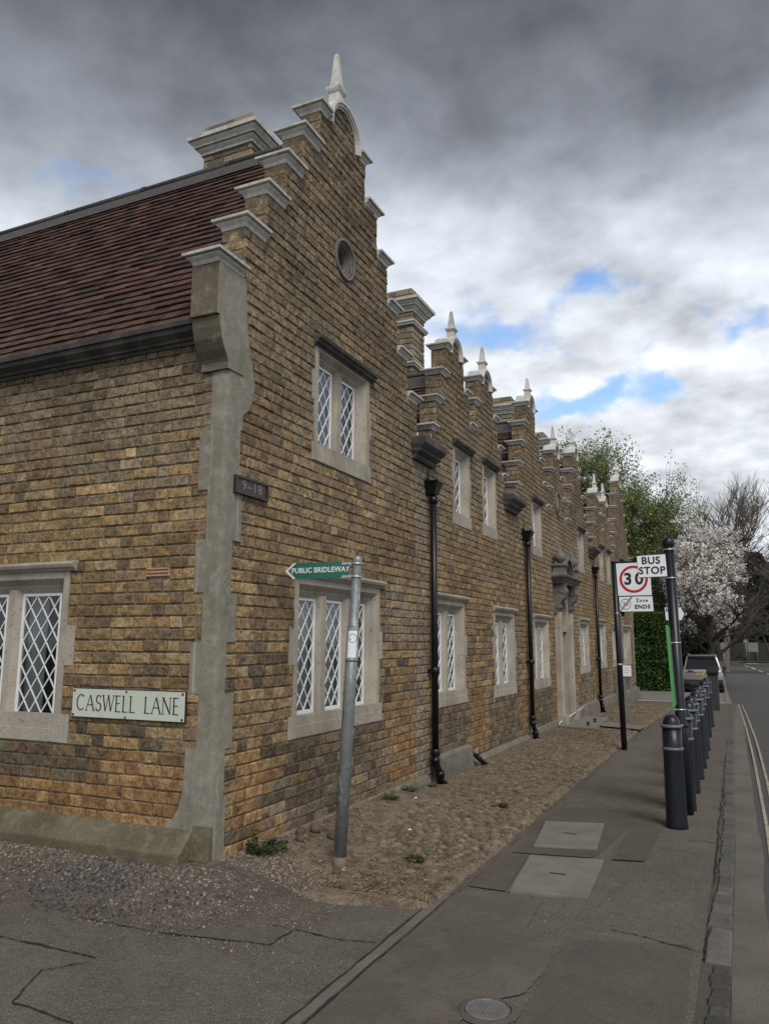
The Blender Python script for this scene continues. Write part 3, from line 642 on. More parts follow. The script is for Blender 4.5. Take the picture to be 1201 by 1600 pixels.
# -- windows
def clip_poly(poly, x0, x1, y0, y1):
    def cl(ps, f, inter):
        o = []
        for i in range(len(ps)):
            a, b = ps[i], ps[(i+1) % len(ps)]; fa, fb = f(a), f(b)
            if fa >= 0: o.append(a)
            if (fa >= 0) != (fb >= 0):
                t = fa/(fa-fb); o.append((a[0]+(b[0]-a[0])*t, a[1]+(b[1]-a[1])*t))
        return o
    for f in (lambda p: p[0]-x0, lambda p: x1-p[0], lambda p: p[1]-y0, lambda p: y1-p[1]):
        poly = cl(poly, f, None)
        if len(poly) < 3: return []
    return poly
def window(T, u0, u1, v0, v1, n, style, near, bmp, curtain=.6, label=None, mull=.155, jamb=.15):
    fr = MB(); g = -.088
    head = .155 if style == 'ground' else .145; sill = .155 if style == 'ground' else .13
    P = .007; B = fr.box
    lw = ((u1-u0)-2*jamb-(n-1)*mull)/n
    lights = [(u0+jamb+i*(lw+mull), u0+jamb+i*(lw+mull)+lw) for i in range(n)]
    zt = v1-head; zb = v0+sill
    # jambs with a splay: outer flat then chamfer then inner reveal
    for s in (0, 1):
        e = u0 if s == 0 else u1; d = 1 if s == 0 else -1
        prof = [(e, -.02), (e, P), (e+d*.055, P), (e+d*.062, P-.006), (e+d*.100, -.042), (e+d*.108, -.042), (e+d*jamb, -.075), (e+d*jamb, -.17), (e, -.17)]
        fr.prism(prof, v0, v1, lambda a, w, z: T(a, z, w))
    prof = [(v1, -.02), (v1, P), (v1-.055, P), (v1-.062, P-.006), (v1-.100, -.042), (v1-.108, -.042), (v1-head, -.075), (v1-head, -.17), (v1, -.17)]
    fr.prism(prof, u0+.056, u1-.056, lambda z, w, a: T(a, z, w))
    # sloping sill
    fr.prism([(v0, -.17), (v0, P+.002), (v0+.085, P+.002), (zb, -.075), (zb, -.17)], u0+.0005, u1-.0005, lambda z, w, a: T(a, z, w))
    for i in range(n-1):
        a, b = lights[i][1], lights[i+1][0]
        fr.prism([(a, -.17), (a, -.078), (a+.045, -.040), (b-.045, -.040), (b, -.078), (b, -.17)], v0+.09, zt+.03, lambda x, w, z: T(x, z, w))
    for a, b, z0, z1 in bmp: fr.box(a, b, z0, z1, -.02, P-.001, T)
    o = fr.build('window', M['stone'], house)
    if label: o['label'] = label
    # hood mould
    hd = MB(); hm = M['stone'] if style == 'ground' else M['stone_dark']
    if style == 'ground': pr = [(v1-.005, -.01), (v1-.005, .018), (v1+.012, .030), (v1+.020, .046), (v1+.045, .056), (v1+.060, .050), (v1+.072, .0), (v1+.072, -.01)]
    else: pr = [(v1-.045, -.01), (v1-.045, .012), (v1-.030, .018), (v1-.022, .040), (v1+.002, .052), (v1+.008, .070), (v1+.040, .078), (v1+.050, .0), (v1+.05, -.01)]
    hd.prism(pr, u0-.03, u1+.065, lambda z, w, a: T(a, z, w)); bevel(hd.build('hood_mould', hm, o), .003, 1)
    for li, (a, b) in enumerate(lights):
        sf = .021; s = MB()
        for q in ((a, a+sf, zb, zt), (b-sf, b, zb, zt)): s.box(q[0], q[1], q[2], q[3], g-.02, g+.012, T)
        s.box(a+sf, b-sf, zb, zb+sf+.006, g-.02, g+.0118, T); s.box(a+sf, b-sf, zt-sf, zt, g-.02, g+.0118, T)
        s.build('sash', M['sash'], o)
        ga, gb, gz0, gz1 = a+sf, b-sf, zb+sf+.006, zt-sf
        dw, dh = (.138, .186) if near else (.138, .186)
        nx = max(2, round((gb-ga)/dw)); dw = (gb-ga)/nx; ny = max(3, round((gz1-gz0)/dh)); dh = (gz1-gz0)/ny
        lt = MB(); hwid = .0044
        for sg in (1, -1):
            for k in range(-2*nx-ny*2, 3*nx+2*ny):
                # bars along direction (dw/2, sg*dh/2)
                dx, dy = dw, sg*dh; ln = math.hypot(dx, dy); nx_, ny_ = -dy/ln*hwid, dx/ln*hwid
                cx_, cy_ = ga+k*dw, gz0 if sg == 1 else gz0
                A = (cx_-dx*30, cy_-dy*30); Bp = (cx_+dx*30, cy_+dy*30)
                poly = clip_poly([(A[0]+nx_, A[1]+ny_), (Bp[0]+nx_, Bp[1]+ny_), (Bp[0]-nx_, Bp[1]-ny_), (A[0]-nx_, A[1]-ny_)], ga, gb, gz0, gz1)
                if len(poly) >= 3:
                    m_ = len(poly); w1 = g+(.006 if sg == 1 else .0048)
                    vs = [T(p[0], p[1], w1) for p in poly]+[T(p[0], p[1], g-.004) for p in poly]
                    lt.add(vs, [tuple(range(m_)), tuple(range(2*m_-1, m_-1, -1))]+[(i, (i+1) % m_, m_+(i+1) % m_, m_+i) for i in range(m_)])
        lt.build('lattice', M['sash'], o)
        if near:
            for i in range(-1, 2*nx+1):
                for j in range(-1, 2*ny+1):
                    if (i+j) % 2: continue
                    cx_, cy_ = ga+i*dw/2, gz0+j*dh/2
                    if nx*2 and (i+j) % 2 == 0:
                        cx_, cy_ = ga+(i+1)*dw/2, gz0+j*dh/2
                    poly = clip_poly([(cx_-dw/2, cy_), (cx_, cy_-dh/2), (cx_+dw/2, cy_), (cx_, cy_+dh/2)], ga, gb, gz0, gz1)
                    if len(poly) < 3: continue
                    ar = 0
                    for q in range(len(poly)):
                        x1_, y1_ = poly[q]; x2_, y2_ = poly[(q+1) % len(poly)]; ar += x1_*y2_-x2_*y1_
                    if abs(ar)/2 < .0006: continue
                    t1, t2 = random.gauss(0, .008), random.gauss(0, .008)
                    MB().add([T(p[0], p[1], g+(p[0]-cx_)*t1+(p[1]-cy_)*t2) for p in poly], [tuple(range(len(poly)))]).build('pane', M['glass'], o, fix=False)
        else:
            MB().add([T(ga, gz0, g), T(gb, gz0, g), T(gb, gz1, g), T(ga, gz1, g)], [(0, 1, 2, 3)]).build('pane', M['glass'], o, fix=False)
    # curtain folds and the dark room behind
    cu = MB(); a, b = lights[0][0], lights[-1][1]; m_ = 60; vs = []
    for i in range(m_+1):
        u = lerp(a-.02, a+(b-a)*curtain, i/m_); w = -.128+.012*math.sin(i*1.9)+.006*math.sin(i*.7+2)
        vs += [T(u, zb-.05, w), T(u, zt+.05, w)]
    cu.add(vs, [(2*i, 2*i+2, 2*i+3, 2*i+1) for i in range(m_)], None, True); cu.build('curtain', M['curtain'], o, fix=False)
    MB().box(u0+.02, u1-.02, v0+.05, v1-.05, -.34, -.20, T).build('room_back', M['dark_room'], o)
    return o
names = {0: 'three light window behind the bridleway post', 1: 'two light window right of the first downpipe'}
for i, (a, b, z0, z1, n, s) in enumerate(WIN):
    window(TF, a, b, z0, z1, n, s, i in (0, 8), [(max(x[0], a-.07), min(x[1], b+.07), x[2], x[3]) for x in bumps[i*3:i*3+3]], curtain=[.75, 1.0, .5, .9, .6, 1, 1, .8, .35, 1, 1, 1, 1, 1, 1, 1][i], jamb=.16 if s == 'ground' else .155, mull=.165 if s == 'ground' else .165)
# lane window: three lights, the third leaves the frame
window(TL, LW[0], LW[1], LW[2], LW[3], 2, 'ground', True, lbump[:2], curtain=.0, jamb=.150, mull=.155)
mb = MB(); m_ = 40; vs = []
for i in range(m_+1):
    u = -1.98+.30*i/m_; w = -.150+.012*math.sin(i*1.3); vs += [TL(u, .9, w), TL(u, 1.9, w)]
mb.add(vs, [(2*i, 2*i+2, 2*i+3, 2*i+1) for i in range(m_)], None, True); mb.build('curtain', M['curtain'], house, fix=False)
window(TL, -5.2, -4.0, .8, 2.0, 2, 'ground', False, [], curtain=1)

# -- corbels under the roof gutters, hoppers and downpipes
def corbel(y0, y1):
    q = MB(); r = lambda o, z, e=1: (-.02, .01+o, y0-o*.3*e, y1+o*.3*e, z)
    q.rings([r(.03, 3.44), r(.045, 3.47), r(.045, 3.485), r(.10, 3.52), r(.105, 3.545), r(.15, 3.58), r(.165, 3.60), r(.165, 3.66), r(.14, 3.675)])
    q.build('corbel', M['stone_dark'], house)
gaps = [(3.27, 3.82), (6.80, 7.42), (13.75, 14.35), (17.35, 17.70)]
for a, b in gaps: corbel(a, b)
MB().box(-.06, -.02, 3.42, 3.50, 3.675, 3.78).build('gutter_flashing', M['white_stone'], house)
def downpipe(y, zh, zg):
    x = .075; q = MB()
    q.tube([(x, y, zh-.15), (x, y, .34+zg)], .036, 14)
    for z in (zh-.21, .95+zg+.25, .36+zg): q.tube([(x, y, z-.035), (x, y, z-.03), (x, y, z+.03), (x, y, z+.035)], [.040, .050, .050, .040], 14)
    q.box(.0, x, y-.045, y+.045, 1.185+zg, 1.215+zg)
    q.tube([(x, y, .36+zg), (x, y, .26+zg), (x+.008, y+.04, .20+zg), (x+.02, y+.085, .15+zg), (x+.022, y+.09, .04+zg)], .037, 12)
    for z in (.28, .13): q.tube([(x+(.02 if z < .2 else 0), y+(.085 if z < .2 else 0), z-.025+zg), (x+(.02 if z < .2 else 0), y+(.085 if z < .2 else 0), z+.025+zg)], .047, 12)
    q.tube([(x+.022, y+.09, .10+zg), (x+.03, y+.11, .05+zg), (x+.06, y+.15, .01+zg)], .037, 12)
    dp = q.build('downpipe', M['black'], house)
    h = MB(); r = lambda o, z, b=0: (.008, .03+o, y-o*.75, y+o*.75, z)
    h.rings([r(.075, zh-.15), r(.085, zh-.13), r(.095, zh-.10), r(.125, zh-.02), r(.14, zh-.015), r(.14, zh), r(.12, zh), r(.11, zh-.03)])
    h.tube([(.03, y-.05, zh-.02), (.03, y-.052, zh+.11)], [.022, .003], 6)
    h.build('hopper', M['black'], dp)
for y, zh, zg in ((3.70, 3.26, .0), (7.86, 3.25, -.0), (14.15, 3.23, -.07), (17.62, 3.35, -.14)): downpipe(y, zh, zg)

# -- door case
dlow = MB(); dtop = MB(); yc = 10.55; hw = .58
for s in (-1, 1):
    dc = dlow
    a, b = sorted((yc+s*hw, yc+s*(hw-.17)))
    dc.prism([(a, -.3), (a, .10), (a+.03, .115), (b-.03, .115), (b, .10), (b, -.02), (b, -.3)], -.05, 2.05, lambda y, x, z: (x, y, z))
    dc.box(-.02, .16, a-.03, b+.03, -.10, .22)
    # console with scroll
    dc = dtop
    dc.prism([(2.02, 0), (2.02, .06), (2.12, .10), (2.22, .12), (2.30, .20), (2.42, .24), (2.50, .20), (2.58, .22), (2.58, 0)], a-.03, b+.03, lambda z, x, y: (x, y, z))
    for zz, rr, xx in ((2.44, .055, .16), (2.14, .035, .09)):
        dc.tube([(xx, a-.045, zz), (xx, b+.045, zz)], rr, 12)
    # pedestal and ball with spike
    dc = dtop
    py = yc+s*(hw-.02)
    dc.rings([(.0, .24, py-.15, py+.15, 2.70), (.0, .25, py-.15, py+.15, 2.73), (.02, .22, py-.12, py+.12, 2.76), (.02, .22, py-.12, py+.12, 2.86), (.0, .25, py-.15, py+.15, 2.88), (.0, .25, py-.15, py+.15, 2.91), (.08, .18, py-.06, py+.06, 2.93)])
    dc.lathe([(.04, 0), (.05, .03), (.10, .07), (.115, .12), (.10, .17), (.06, .21), (.03, .27), (.005, .38)], .13, py, 12, z0=2.92)
dc = dtop
r = lambda o, z: (-.02, .16+o, yc-hw-.06-o, yc+hw+.06+o, z)
dc.rings([r(.03, 2.56), r(.04, 2.59), r(.07, 2.62), r(.08, 2.65), r(.12, 2.67), r(.13, 2.70), r(.11, 2.715)])
n = 14
for r1, r0_, x1 in ((.40, .33, .20), (.33, .28, .15), (.28, .0, .06)):
    for i in range(n):
        a0, a1 = PI*i/n, PI*(i+1)/n
        q = [(yc+r1*math.cos(a0), 2.71+r1*math.sin(a0)), (yc+r1*math.cos(a1), 2.71+r1*math.sin(a1)), (yc+r0_*math.cos(a1), 2.71+r0_*math.sin(a1)), (yc+r0_*math.cos(a0), 2.71+r0_*math.sin(a0))]
        dc.prism(q, .0, x1, lambda y, z, x: (x, y, z))
dc = dlow
# inner frame with transom and arched head
for s in (-1, 1):
    a, b = sorted((yc+s*.40, yc+s*.34)); dc.box(-.14, .06, a, b, -.05, 2.35)
dc.box(-.14, .03, yc-.34, yc+.34, 1.70, 1.80)
for i in range(n):
    a0, a1 = PI*i/n, PI*(i+1)/n; R1 = .34
    q = [(yc+R1*math.cos(a0), 2.02+.30*math.sin(a0)), (yc+R1*math.cos(a1), 2.02+.30*math.sin(a1)), (yc+R1*math.cos(a1), 2.40), (yc+R1*math.cos(a0), 2.40)]
    dc.prism(q, -.13, .04, lambda y, z, x: (x, y, z))
dcase = dlow.build('door_case', M['stone'], house); dtop.build('door_hood', M['stone_grime'], dcase)
dd = MB().box(-.20, -.13, yc-.34, yc+.34, .08, 1.70)
for i in range(6): dd.box(-.13, -.118, yc-.33+i*.113, yc-.33+i*.113+.105, .10, 1.68)
dob = dd.build('door', M['bark'], house)
MB().box(-.19, -.15, yc-.34, yc+.34, 1.80, 2.36).build('fanlight', M['car_glass'], dob)
MB().tube([(-.10, yc-.26, .9), (-.085, yc-.26, .9)], .02, 10).build('door_knob', M['black'], dob)
# step slab
st = MB(); st.prism([(9.72, .0), (11.85, .0), (11.95, .10), (9.65, .10)], -.0, .0, lambda y, z, x: (x, y, z)) if False else None
st = MB(); zst = hz(10.5)
st.add([(.02, 9.80, zst-.1), (.70, 9.62, zst-.1), (.60, 11.75, zst-.1), (.02, 11.9, zst-.1), (.02, 9.80, zst+.09), (.70, 9.62, zst+.09), (.60, 11.75, zst+.09), (.02, 11.9, zst+.09)],
       [(3, 2, 1, 0), (4, 5, 6, 7), (0, 1, 5, 4), (1, 2, 6, 5), (2, 3, 7, 6), (3, 0, 4, 7)])
bevel(st.build('door_step', M['concrete'], house), .012)
q = MB(); q.tube([(.06, 9.78, zst+.08), (.07, 9.80, zst+.14), (.16, 11.6, zst+.28), (.16, 11.62, zst+.10)], .012, 8)
q.build('step_rail', M['white_stone'], house)
for py in (10.0, 10.7): 
    q = MB(); q.tube([(.52, py, zst+.08), (.52, py, zst+.13)], [.03, .02], 8); q.tube([(.50, py, zst+.13), (.54, py, zst+.15)], .02, 8); q.build('boot_scraper', M['black'], house)

# -- plinths
pl = MB()
def prismx(mb, prof, a, b): mb.prism(prof, a, b, lambda y, z, x: (x, y, z))
prismx(pl, [(.0, -.3), (-.145, -.3), (-.145, .205), (-.125, .225), (-.045, .300), (-.012, .325), (.0, .33)], -6.5, -.135)
po = pl.build('side_plinth', M['cement_moss'], house); bevel(po, .008)
q = MB().box(-.135, .045, -.05, .06, -.2, .16).build('corner_block', M['cement_moss'], house); bevel(q, .02)
q = MB().rings([(-.134, .012, -.045, .0, .16), (-.134, .012, -.03, .0, .24), (-.134, .010, -.012, .0, .36)]).build('corner_splay', M['cement_moss'], house)
fp = MB()
for a, b, zt, w in ((.06, 3.62, .15, .035), (3.80, 4.95, .30, .06), (4.95, 7.80, .12, .03), (7.9, 9.85, .16, .03), (11.2, 14.05, .30, .05), (14.25, 17.5, .34, .05), (17.7, YEND+.05, .36, .09)):
    zb = hz((a+b)/2)
    prof = [(0, -.5), (w+.03, -.5), (w+.02, zb+zt*.5), (w, zb+zt-.03), (0.006, zb+zt)]
    fp.prism(prof, a, b, lambda x, z, y: (x-.001, y, z))
fo = fp.build('front_plinth', M['cement_dark'], house)
q = MB().tube([(.09, 5.02, .16), (.16, 5.22, .02)], .03, 8).tube([(.05, 4.98, .2), (.12, 5.14, .09)], .022, 8).build('waste_pipe', M['black'], house)
# leaning render streaks
mb = MB(); smear(mb, TF, [(11.32, .02), (11.62, -.05), (11.66, .22), (11.55, .34), (11.40, .33), (11.36, .2)], .05, .062); mb.build('limewash_patch', M['cement'], house)
# air bricks
def airbrick(T, u, v, w=.205, h=.062):
    a = MB(); a.box(u, u+w, v, v+h, -.02, .004, T)
    for j, (y0, y1) in enumerate(((v+.005, v+.012), (v+.027, v+.034), (v+h-.010, v+h-.004))): a.box(u+.006, u+w-.006, y0, y1, .004, .010, T)
    o = a.build('air_brick', M['terracotta'], house)
    s = MB()
    for r_ in range(2):
        for k in range(10): s.box(u+.012+k*.0187, u+.012+k*.0187+.008, v+.0145+r_*.023, v+.0245+r_*.023, .004, .0052, T)
    s.build('vent_slots', M['dark_room'], o)
airbrick(TL, -.628, 1.937); airbrick(TF, 5.06, 1.60, .18, .06)

# -- eaves cornice of the lane side
ev = MB(); prismx(ev, [(.0, 3.57), (-.02, 3.57), (-.03, 3.59), (-.05, 3.595), (-.055, 3.61), (-.09, 3.63), (-.105, 3.64), (-.11, 3.67), (-.13, 3.675), (-.135, 3.708), (-.10, 3.714), (.0, 3.71)], -6.5, -.213)
ev.build('eaves_gutter', M['stone_dark'], house)

# -- roofs
TILEC = [(.074, .040, .031), (.060, .034, .028), (.082, .044, .034), (.050, .031, .026), (.092, .052, .040), (.044, .030, .026)]
def slope_tiles(x0, x1, yc_, side, zr, ze, name_pool, wt=.150, gauge=.098):
    """tiled slope of a roof whose ridge runs along X at y=yc_; side -1 faces -Y"""
    run = (zr-ze)/1.457; ln = math.hypot(run, zr-ze); d = Vector((0, side*run, -(zr-ze)))/ln; nr = Vector((0, side*(zr-ze), run))/ln
    rows = int(ln/gauge)+1
    for r_ in range(rows):
        s0 = r_*gauge
        x = x1-((r_ % 2)*wt/2+random.uniform(0, .01)); first = True
        xe = x1
        while xe > x0:
            xb = max(x, x0) if not first or x < xe-.03 else xe-wt*.5
            first = False
            lift = random.uniform(0, .006); tw = random.uniform(-.005, .005)
            o = Vector((0, yc_, zr)); sa = s0+gauge+random.uniform(-.003, .005); sb = s0-.03
            def P(xx, s, h): q = o+d*s+nr*h; return (xx, q.y, q.z)
            a, b = xb+.002, xe-.002
            vs = [P(a, sb, .0), P(b, sb, .0), P(b, sa, .014+lift), P(a, sa, .014+lift+tw), P(a, sb, .010), P(b, sb, .010), P(b, sa, .028+lift), P(a, sa, .028+lift+tw)]
            fs = [(4, 5, 6, 7), (2, 3, 7, 6), (3, 0, 4, 7), (1, 2, 6, 5), (0, 1, 2, 3)]
            pc = proj(vs[6]); pr = 0
            if pc and -10 < pc[0] < 1211 and 0 < pc[1] < 1600: pr = 1/pc[2]
            k = random.uniform(.8, 1.3); cc = random.choice(TILEC)
            low = sstep(ze+.9, ze, vs[6][2]); cc = tuple(lerp(q, w_, .45*low*random.random()) for q, w_ in zip(cc, (.095, .06, .048)))
            name_pool.append((vs, fs, tuple(q*k for q in cc), pr))
            xe = xb; x = xb-wt-random.uniform(-.004, .004)
    return d, nr
def wing(c, zr, ze, xback, main=False):
    run = (zr-ze)/1.457
    rf = MB(); rf.add([(-.19, c-run, ze), (-.19, c, zr), (-.19, c+run, ze), (xback, c-run, ze), (xback, c, zr), (xback, c+run, ze)], [(0, 1, 4, 3), (1, 2, 5, 4), (0, 2, 1), (3, 4, 5)])
    ro = rf.build('roof', M['roof_under'], house)
    tp = []; slope_tiles(xback, -.205 if not main else -.20, c, -1, zr, ze, tp)
    tp.sort(key=lambda b: -b[3]); k = 300 if main else 0
    for vs, fs, cl, pr in tp[:k]: MB().add(vs, fs, cl).build('tile', M['tile'], ro, fix=False)
    q = MB()
    for vs, fs, cl, pr in tp[k:]: q.add(vs, fs, cl)
    tp2 = []
    slope_tiles(xback, -.205, c, 1, zr, ze, tp2)
    for vs, fs, cl, pr in tp2: q.add(vs, fs, cl)
    o = q.build('tile', M['tile'], ro, fix=False); o['kind'] = 'stuff'
    # lead ridge
    ld = MB(); x = -.205; s = .12
    while x > xback:
        xn = max(x-1.1, xback)
        for sg in (-1, 1):
            o_ = Vector((0, c, zr)); dd_ = Vector((0, sg, -1.457)).normalized(); nn = Vector((0, sg*1.457, 1)).normalized()
            a = o_+dd_*.0+nn*.035; b = o_+dd_*.25+nn*.040; a2 = o_+nn*.028; b2 = o_+dd_*.25+nn*.034
            ld.add([(x, *a.yz), (xn+.004, *a.yz), (xn+.004, *b.yz), (x, *b.yz), (x, *a2.yz), (xn+.004, *a2.yz), (xn+.004, *b2.yz), (x, *b2.yz)], [(0, 1, 2, 3), (3, 2, 6, 7), (0, 3, 7, 4), (1, 5, 6, 2)])
        ld.tube([(x, c, zr+.052), (xn+.004, c, zr+.052+random.uniform(-.004, .004))], .034, 10)
        ld.tube([(xn+.02, c, zr+.052), (xn-.02, c, zr+.052)], .040, 10)
        x = xn
    ld.build('lead_ridge', M['lead'], ro)
wing(1.63, 6.20, 3.715, -6.4, True)
for c, st, R, ob, rz in GABLES[1:]: wing(c, rz-.06 if c != 19.4 else 5.95, 3.68 if c != 19.4 else 3.7, -2.6)
# main range behind (ridge along Y) closes the valleys
rf = MB(); rf.add([(-1.9, 3.4, 3.0), (-3.2, 3.4, 4.8), (-4.5, 3.4, 3.0), (-1.9, YEND-.2, 3.0), (-3.2, YEND-.2, 4.8), (-4.5, YEND-.2, 3.0)], [(0, 1, 4, 3), (1, 2, 5, 4), (0, 2, 1), (3, 4, 5)])
rf.build('rear_roof', M['roof_under'], house)
MB().box(-.95, -.205, 3.0, YEND-.3, 3.55, 3.62).build('valley_floor', M['lead'], house)
MB().box(-6.5, -.21, YEND-.2, YEND-.02, -.4, 3.7).build('end_wall', M['brick_clean'] if False else M['mortar'], house)

# ================================================================== SIGNS ON THE WALLS
# lane nameplate
sn = thing('street_nameplate', 'pale green nameplate reading CASWELL LANE screwed to the brick of the side wall', 'street sign', (-.72, -.02, 1.08))
q = MB().box(-1.212, -.222, .978, 1.180, .008, .022, TL).build('plate_back', M['letter_black'], sn); bevel(q, .004)
q = MB().box(-1.205, -.229, .985, 1.173, .022, .0262, TL).build('plate_face', M['sign_cream'], sn)
def stroke_letters(mb, s, T, h, x0, width_total, wt=.0105):
    """thin roman capitals drawn as strokes with small serifs; wt thick stroke, thin stroke half"""
    D = {'C': (.92, [('arc', .50, .5, .44, .50, 48, 312)]), 'A': (.88, [('l', .02, 0, .43, 1, .5), ('l', .43, 1, .86, 0, 1), ('l', .17, .36, .68, .36, .5)]),
         'S': (.62, [('arc', .31, .74, .24, .25, 25, 270), ('arc', .31, .25, .27, .25, -160, 90)]), 'W': (1.18, [('l', .02, 1, .30, 0, 1), ('l', .30, 0, .59, 1, .5), ('l', .59, 1, .88, 0, 1), ('l', .88, 0, 1.16, 1, .5)]),
         'E': (.60, [('l', .1, 0, .1, 1, 1), ('l', .1, 1, .55, 1, .5), ('l', .1, .52, .48, .52, .5), ('l', .1, 0, .58, 0, .5)]), 'L': (.60, [('l', .1, 0, .1, 1, 1), ('l', .1, 0, .56, 0, .5)]),
         'N': (.90, [('l', .1, 0, .1, 1, .5), ('l', .1, 1, .8, 0, 1), ('l', .8, 0, .8, 1, .5)]), ' ': (.62, [])}
    SER = {'A': [(.02, 0), (.86, 0)], 'W': [(.02, 1), (.59, 1), (1.16, 1)], 'E': [(.1, 0), (.1, 1)], 'L': [(.1, 0), (.1, 1)], 'N': [(.1, 0), (.1, 1), (.8, 1)], 'C': [], 'S': [], ' ': []}
    tot = sum(D[c][0]+.16 for c in s); k = width_total/tot; x = x0
    def seg(a, b, w):
        dx, dy = b[0]-a[0], b[1]-a[1]; l_ = math.hypot(dx, dy) or 1; nx_, ny_ = -dy/l_*w/2, dx/l_*w/2
        mb.add([T(a[0]+nx_, a[1]+ny_, .0015), T(b[0]+nx_, b[1]+ny_, .0015), T(b[0]-nx_, b[1]-ny_, .0015), T(a[0]-nx_, a[1]-ny_, .0015)], [(0, 1, 2, 3)])
    for ch in s:
        w, st_ = D[ch]
        for g_ in st_:
            if g_[0] == 'l': seg((x+g_[1]*k, g_[2]*h), (x+g_[3]*k, g_[4]*h), wt*(g_[5] if g_[5] == 1 else .55))
            else:
                _, cx_, cy_, rx, ry, a0, a1 = g_; pts = [(x+(cx_+rx*math.cos(math.radians(a0+(a1-a0)*i/16)))*k, (cy_+ry*math.sin(math.radians(a0+(a1-a0)*i/16)))*h) for i in range(17)]
                for i in range(16): seg(pts[i], pts[i+1], wt*(.55+.45*abs(math.cos(math.radians(a0+(a1-a0)*i/16)))))
        for sx_, sy_ in SER[ch]: seg((x+sx_*k-.011, sy_*h), (x+sx_*k+.011, sy_*h), wt*.4)
        x += (w+.16)*k
mb = MB(); stroke_letters(mb, 'CASWELL LANE', lambda x, y, z: TL(-1.165+x, 1.030+y, .0266+z), .104, 0, .905)
mb.build('lettering', M['letter_black'], sn, fix=False)
mb = MB()
for x in (-1.19, -.245):
    for z in (.998, 1.160): mb.tube([TL(x, z, .026), TL(x, z, .030)], .008, 10)
for x in (-.72,):
    for z in (.995, 1.163): mb.tube([TL(x, z, .026), TL(x, z, .030)], .007, 10)
mb.build('screw', M['letter_black'], sn)
# house numbers 9-18
hn = thing('house_number_plate', 'small maroon wooden plate reading 9-18 high on the front wall next to the corner', 'number plate', (.02, .28, 2.56))
q = MB().box(.085, .485, 2.50, 2.622, .008, .026, TF).build('plate_board', M['maroon'], hn)
mb = MB()
for a in ((.085, .485, 2.500, 2.513), (.085, .485, 2.609, 2.622), (.085, .100, 2.513, 2.609), (.470, .485, 2.513, 2.609)): mb.box(*a, .026, .036, TF)
mb.build('frame', M['maroon'], hn)
mb = MB(); text_mb(mb, '9–18', .098, lambda x, y, z: TF(.285+x, 2.561+y, .0275+z), bold=.0018, sx=1.05, spacing=1.25); mb.build('lettering', M['plate_letter'], hn, fix=False)

# ================================================================== STREET FURNITURE
def pole_frame(base, top):
    return Vector(base), Vector(top)
# bridleway post (leans)
bp_ = thing('bridleway_signpost', 'leaning galvanised post with green PUBLIC BRIDLEWAY arm pointing left near the corner', 'signpost', (.572, .63, 0))
b0, b1 = Vector((.572, .615, -.05)), Vector((.690, .62, 2.085))
pt = lambda z: b0.lerp(b1, (z-b0.z)/(b1.z-b0.z))
mb = MB().tube([pt(-.05), pt(.9), pt(1.13), pt(1.60)], [.0425, .0425, .0425, .0425], 20).tube([pt(1.60), pt(1.61), pt(2.06), pt(2.085)], [.0425, .034, .0335, .031], 20)
mb.build('pole', M['galv'], bp_)
MB().tube([pt(.0), pt(.11)], .0435, 20).build('rusty_foot', M['galv_base'], bp_)
MB().tube([pt(1.37), pt(1.385)], .0445, 20).build('pole_collar', M['galv'], bp_)
q = MB()
for z in (1.945, 2.035): q.tube([pt(z-.007), pt(z+.007)], .038, 18); q.box(.590, .66, .575, .60, z-.008, z+.008)
for z in (1.945, 2.035): q.tube([(.632, .572, z), (.632, .566, z)], .006, 8)
q.build('clip', M['steel'], bp_)
pts = [(.640, 1.938), (.645, 2.048), (.200, 2.056), (.128, 2.000), (.195, 1.942)]
q = MB(); q.prism(pts, .583, .590, lambda x, z, y: (x, y, z)); so = q.build('sign_arm', M['sign_green'], bp_)
q = MB(); q.add([(.200, .5815, 2.056), (.128, .5815, 2.000), (.195, .5815, 1.942), (.217, .5815, 1.9425), (.152, .5815, 2.000), (.222, .5815, 2.0555)], [(0, 1, 4, 5), (1, 2, 3, 4)]); q.build('arrow_edge', M['letter_white'], so, fix=False)
mb = MB(); text_mb(mb, 'PUBLIC BRIDLEWAY', .052, lambda x, y, z: (.415+x, .5812-z, 1.998+y), bold=.0012, sx=.98, spacing=1.02, depth=.0006); mb.build('lettering', M['letter_white'], so, fix=False)
# sticker wrapped on the pole
vs = []; c0 = pt(1.48)
q = MB()
def onpole(z, a, r=.0442):
    c_ = pt(z); return (c_.x+r*math.sin(a), c_.y-r*math.cos(a), z)
for i in range(8):
    a0, a1 = -.35+i*.19, -.35+(i+1)*.19
    q.add([onpole(1.365+.03, a0), onpole(1.395, a1), onpole(1.575, a1), onpole(1.575, a0)], [(0, 1, 2, 3)])
stk = q.build('sticker', M['sign_white'], bp_, fix=False)
q = MB()
for i in range(20):
    t0, t1 = 2*PI*i/20, 2*PI*(i+1)/20
    f = lambda t, r: onpole(1.525+r*math.sin(t), .48+r*math.cos(t)/.044, .0450)
    q.add([f(t0, .030), f(t1, .030), f(t1, .0265), f(t0, .0265)], [(0, 1, 2, 3)])
f = lambda dx, dz: onpole(1.525+dz, .48+dx/.044, .0452)
q.add([f(-.015, -.012), f(.012, .006), f(.010, .012), f(-.019, -.004)], [(0, 1, 2, 3)])
for i in range(6):
    z = 1.475-i*.011; q.add([onpole(z, -.15, .045), onpole(z, .95-(i % 3)*.2, .045), onpole(z+.004, .95-(i % 3)*.2, .045), onpole(z+.004, -.15, .045)], [(0, 1, 2, 3)])
q.build('sticker_print', M['letter_black'], stk, fix=False)

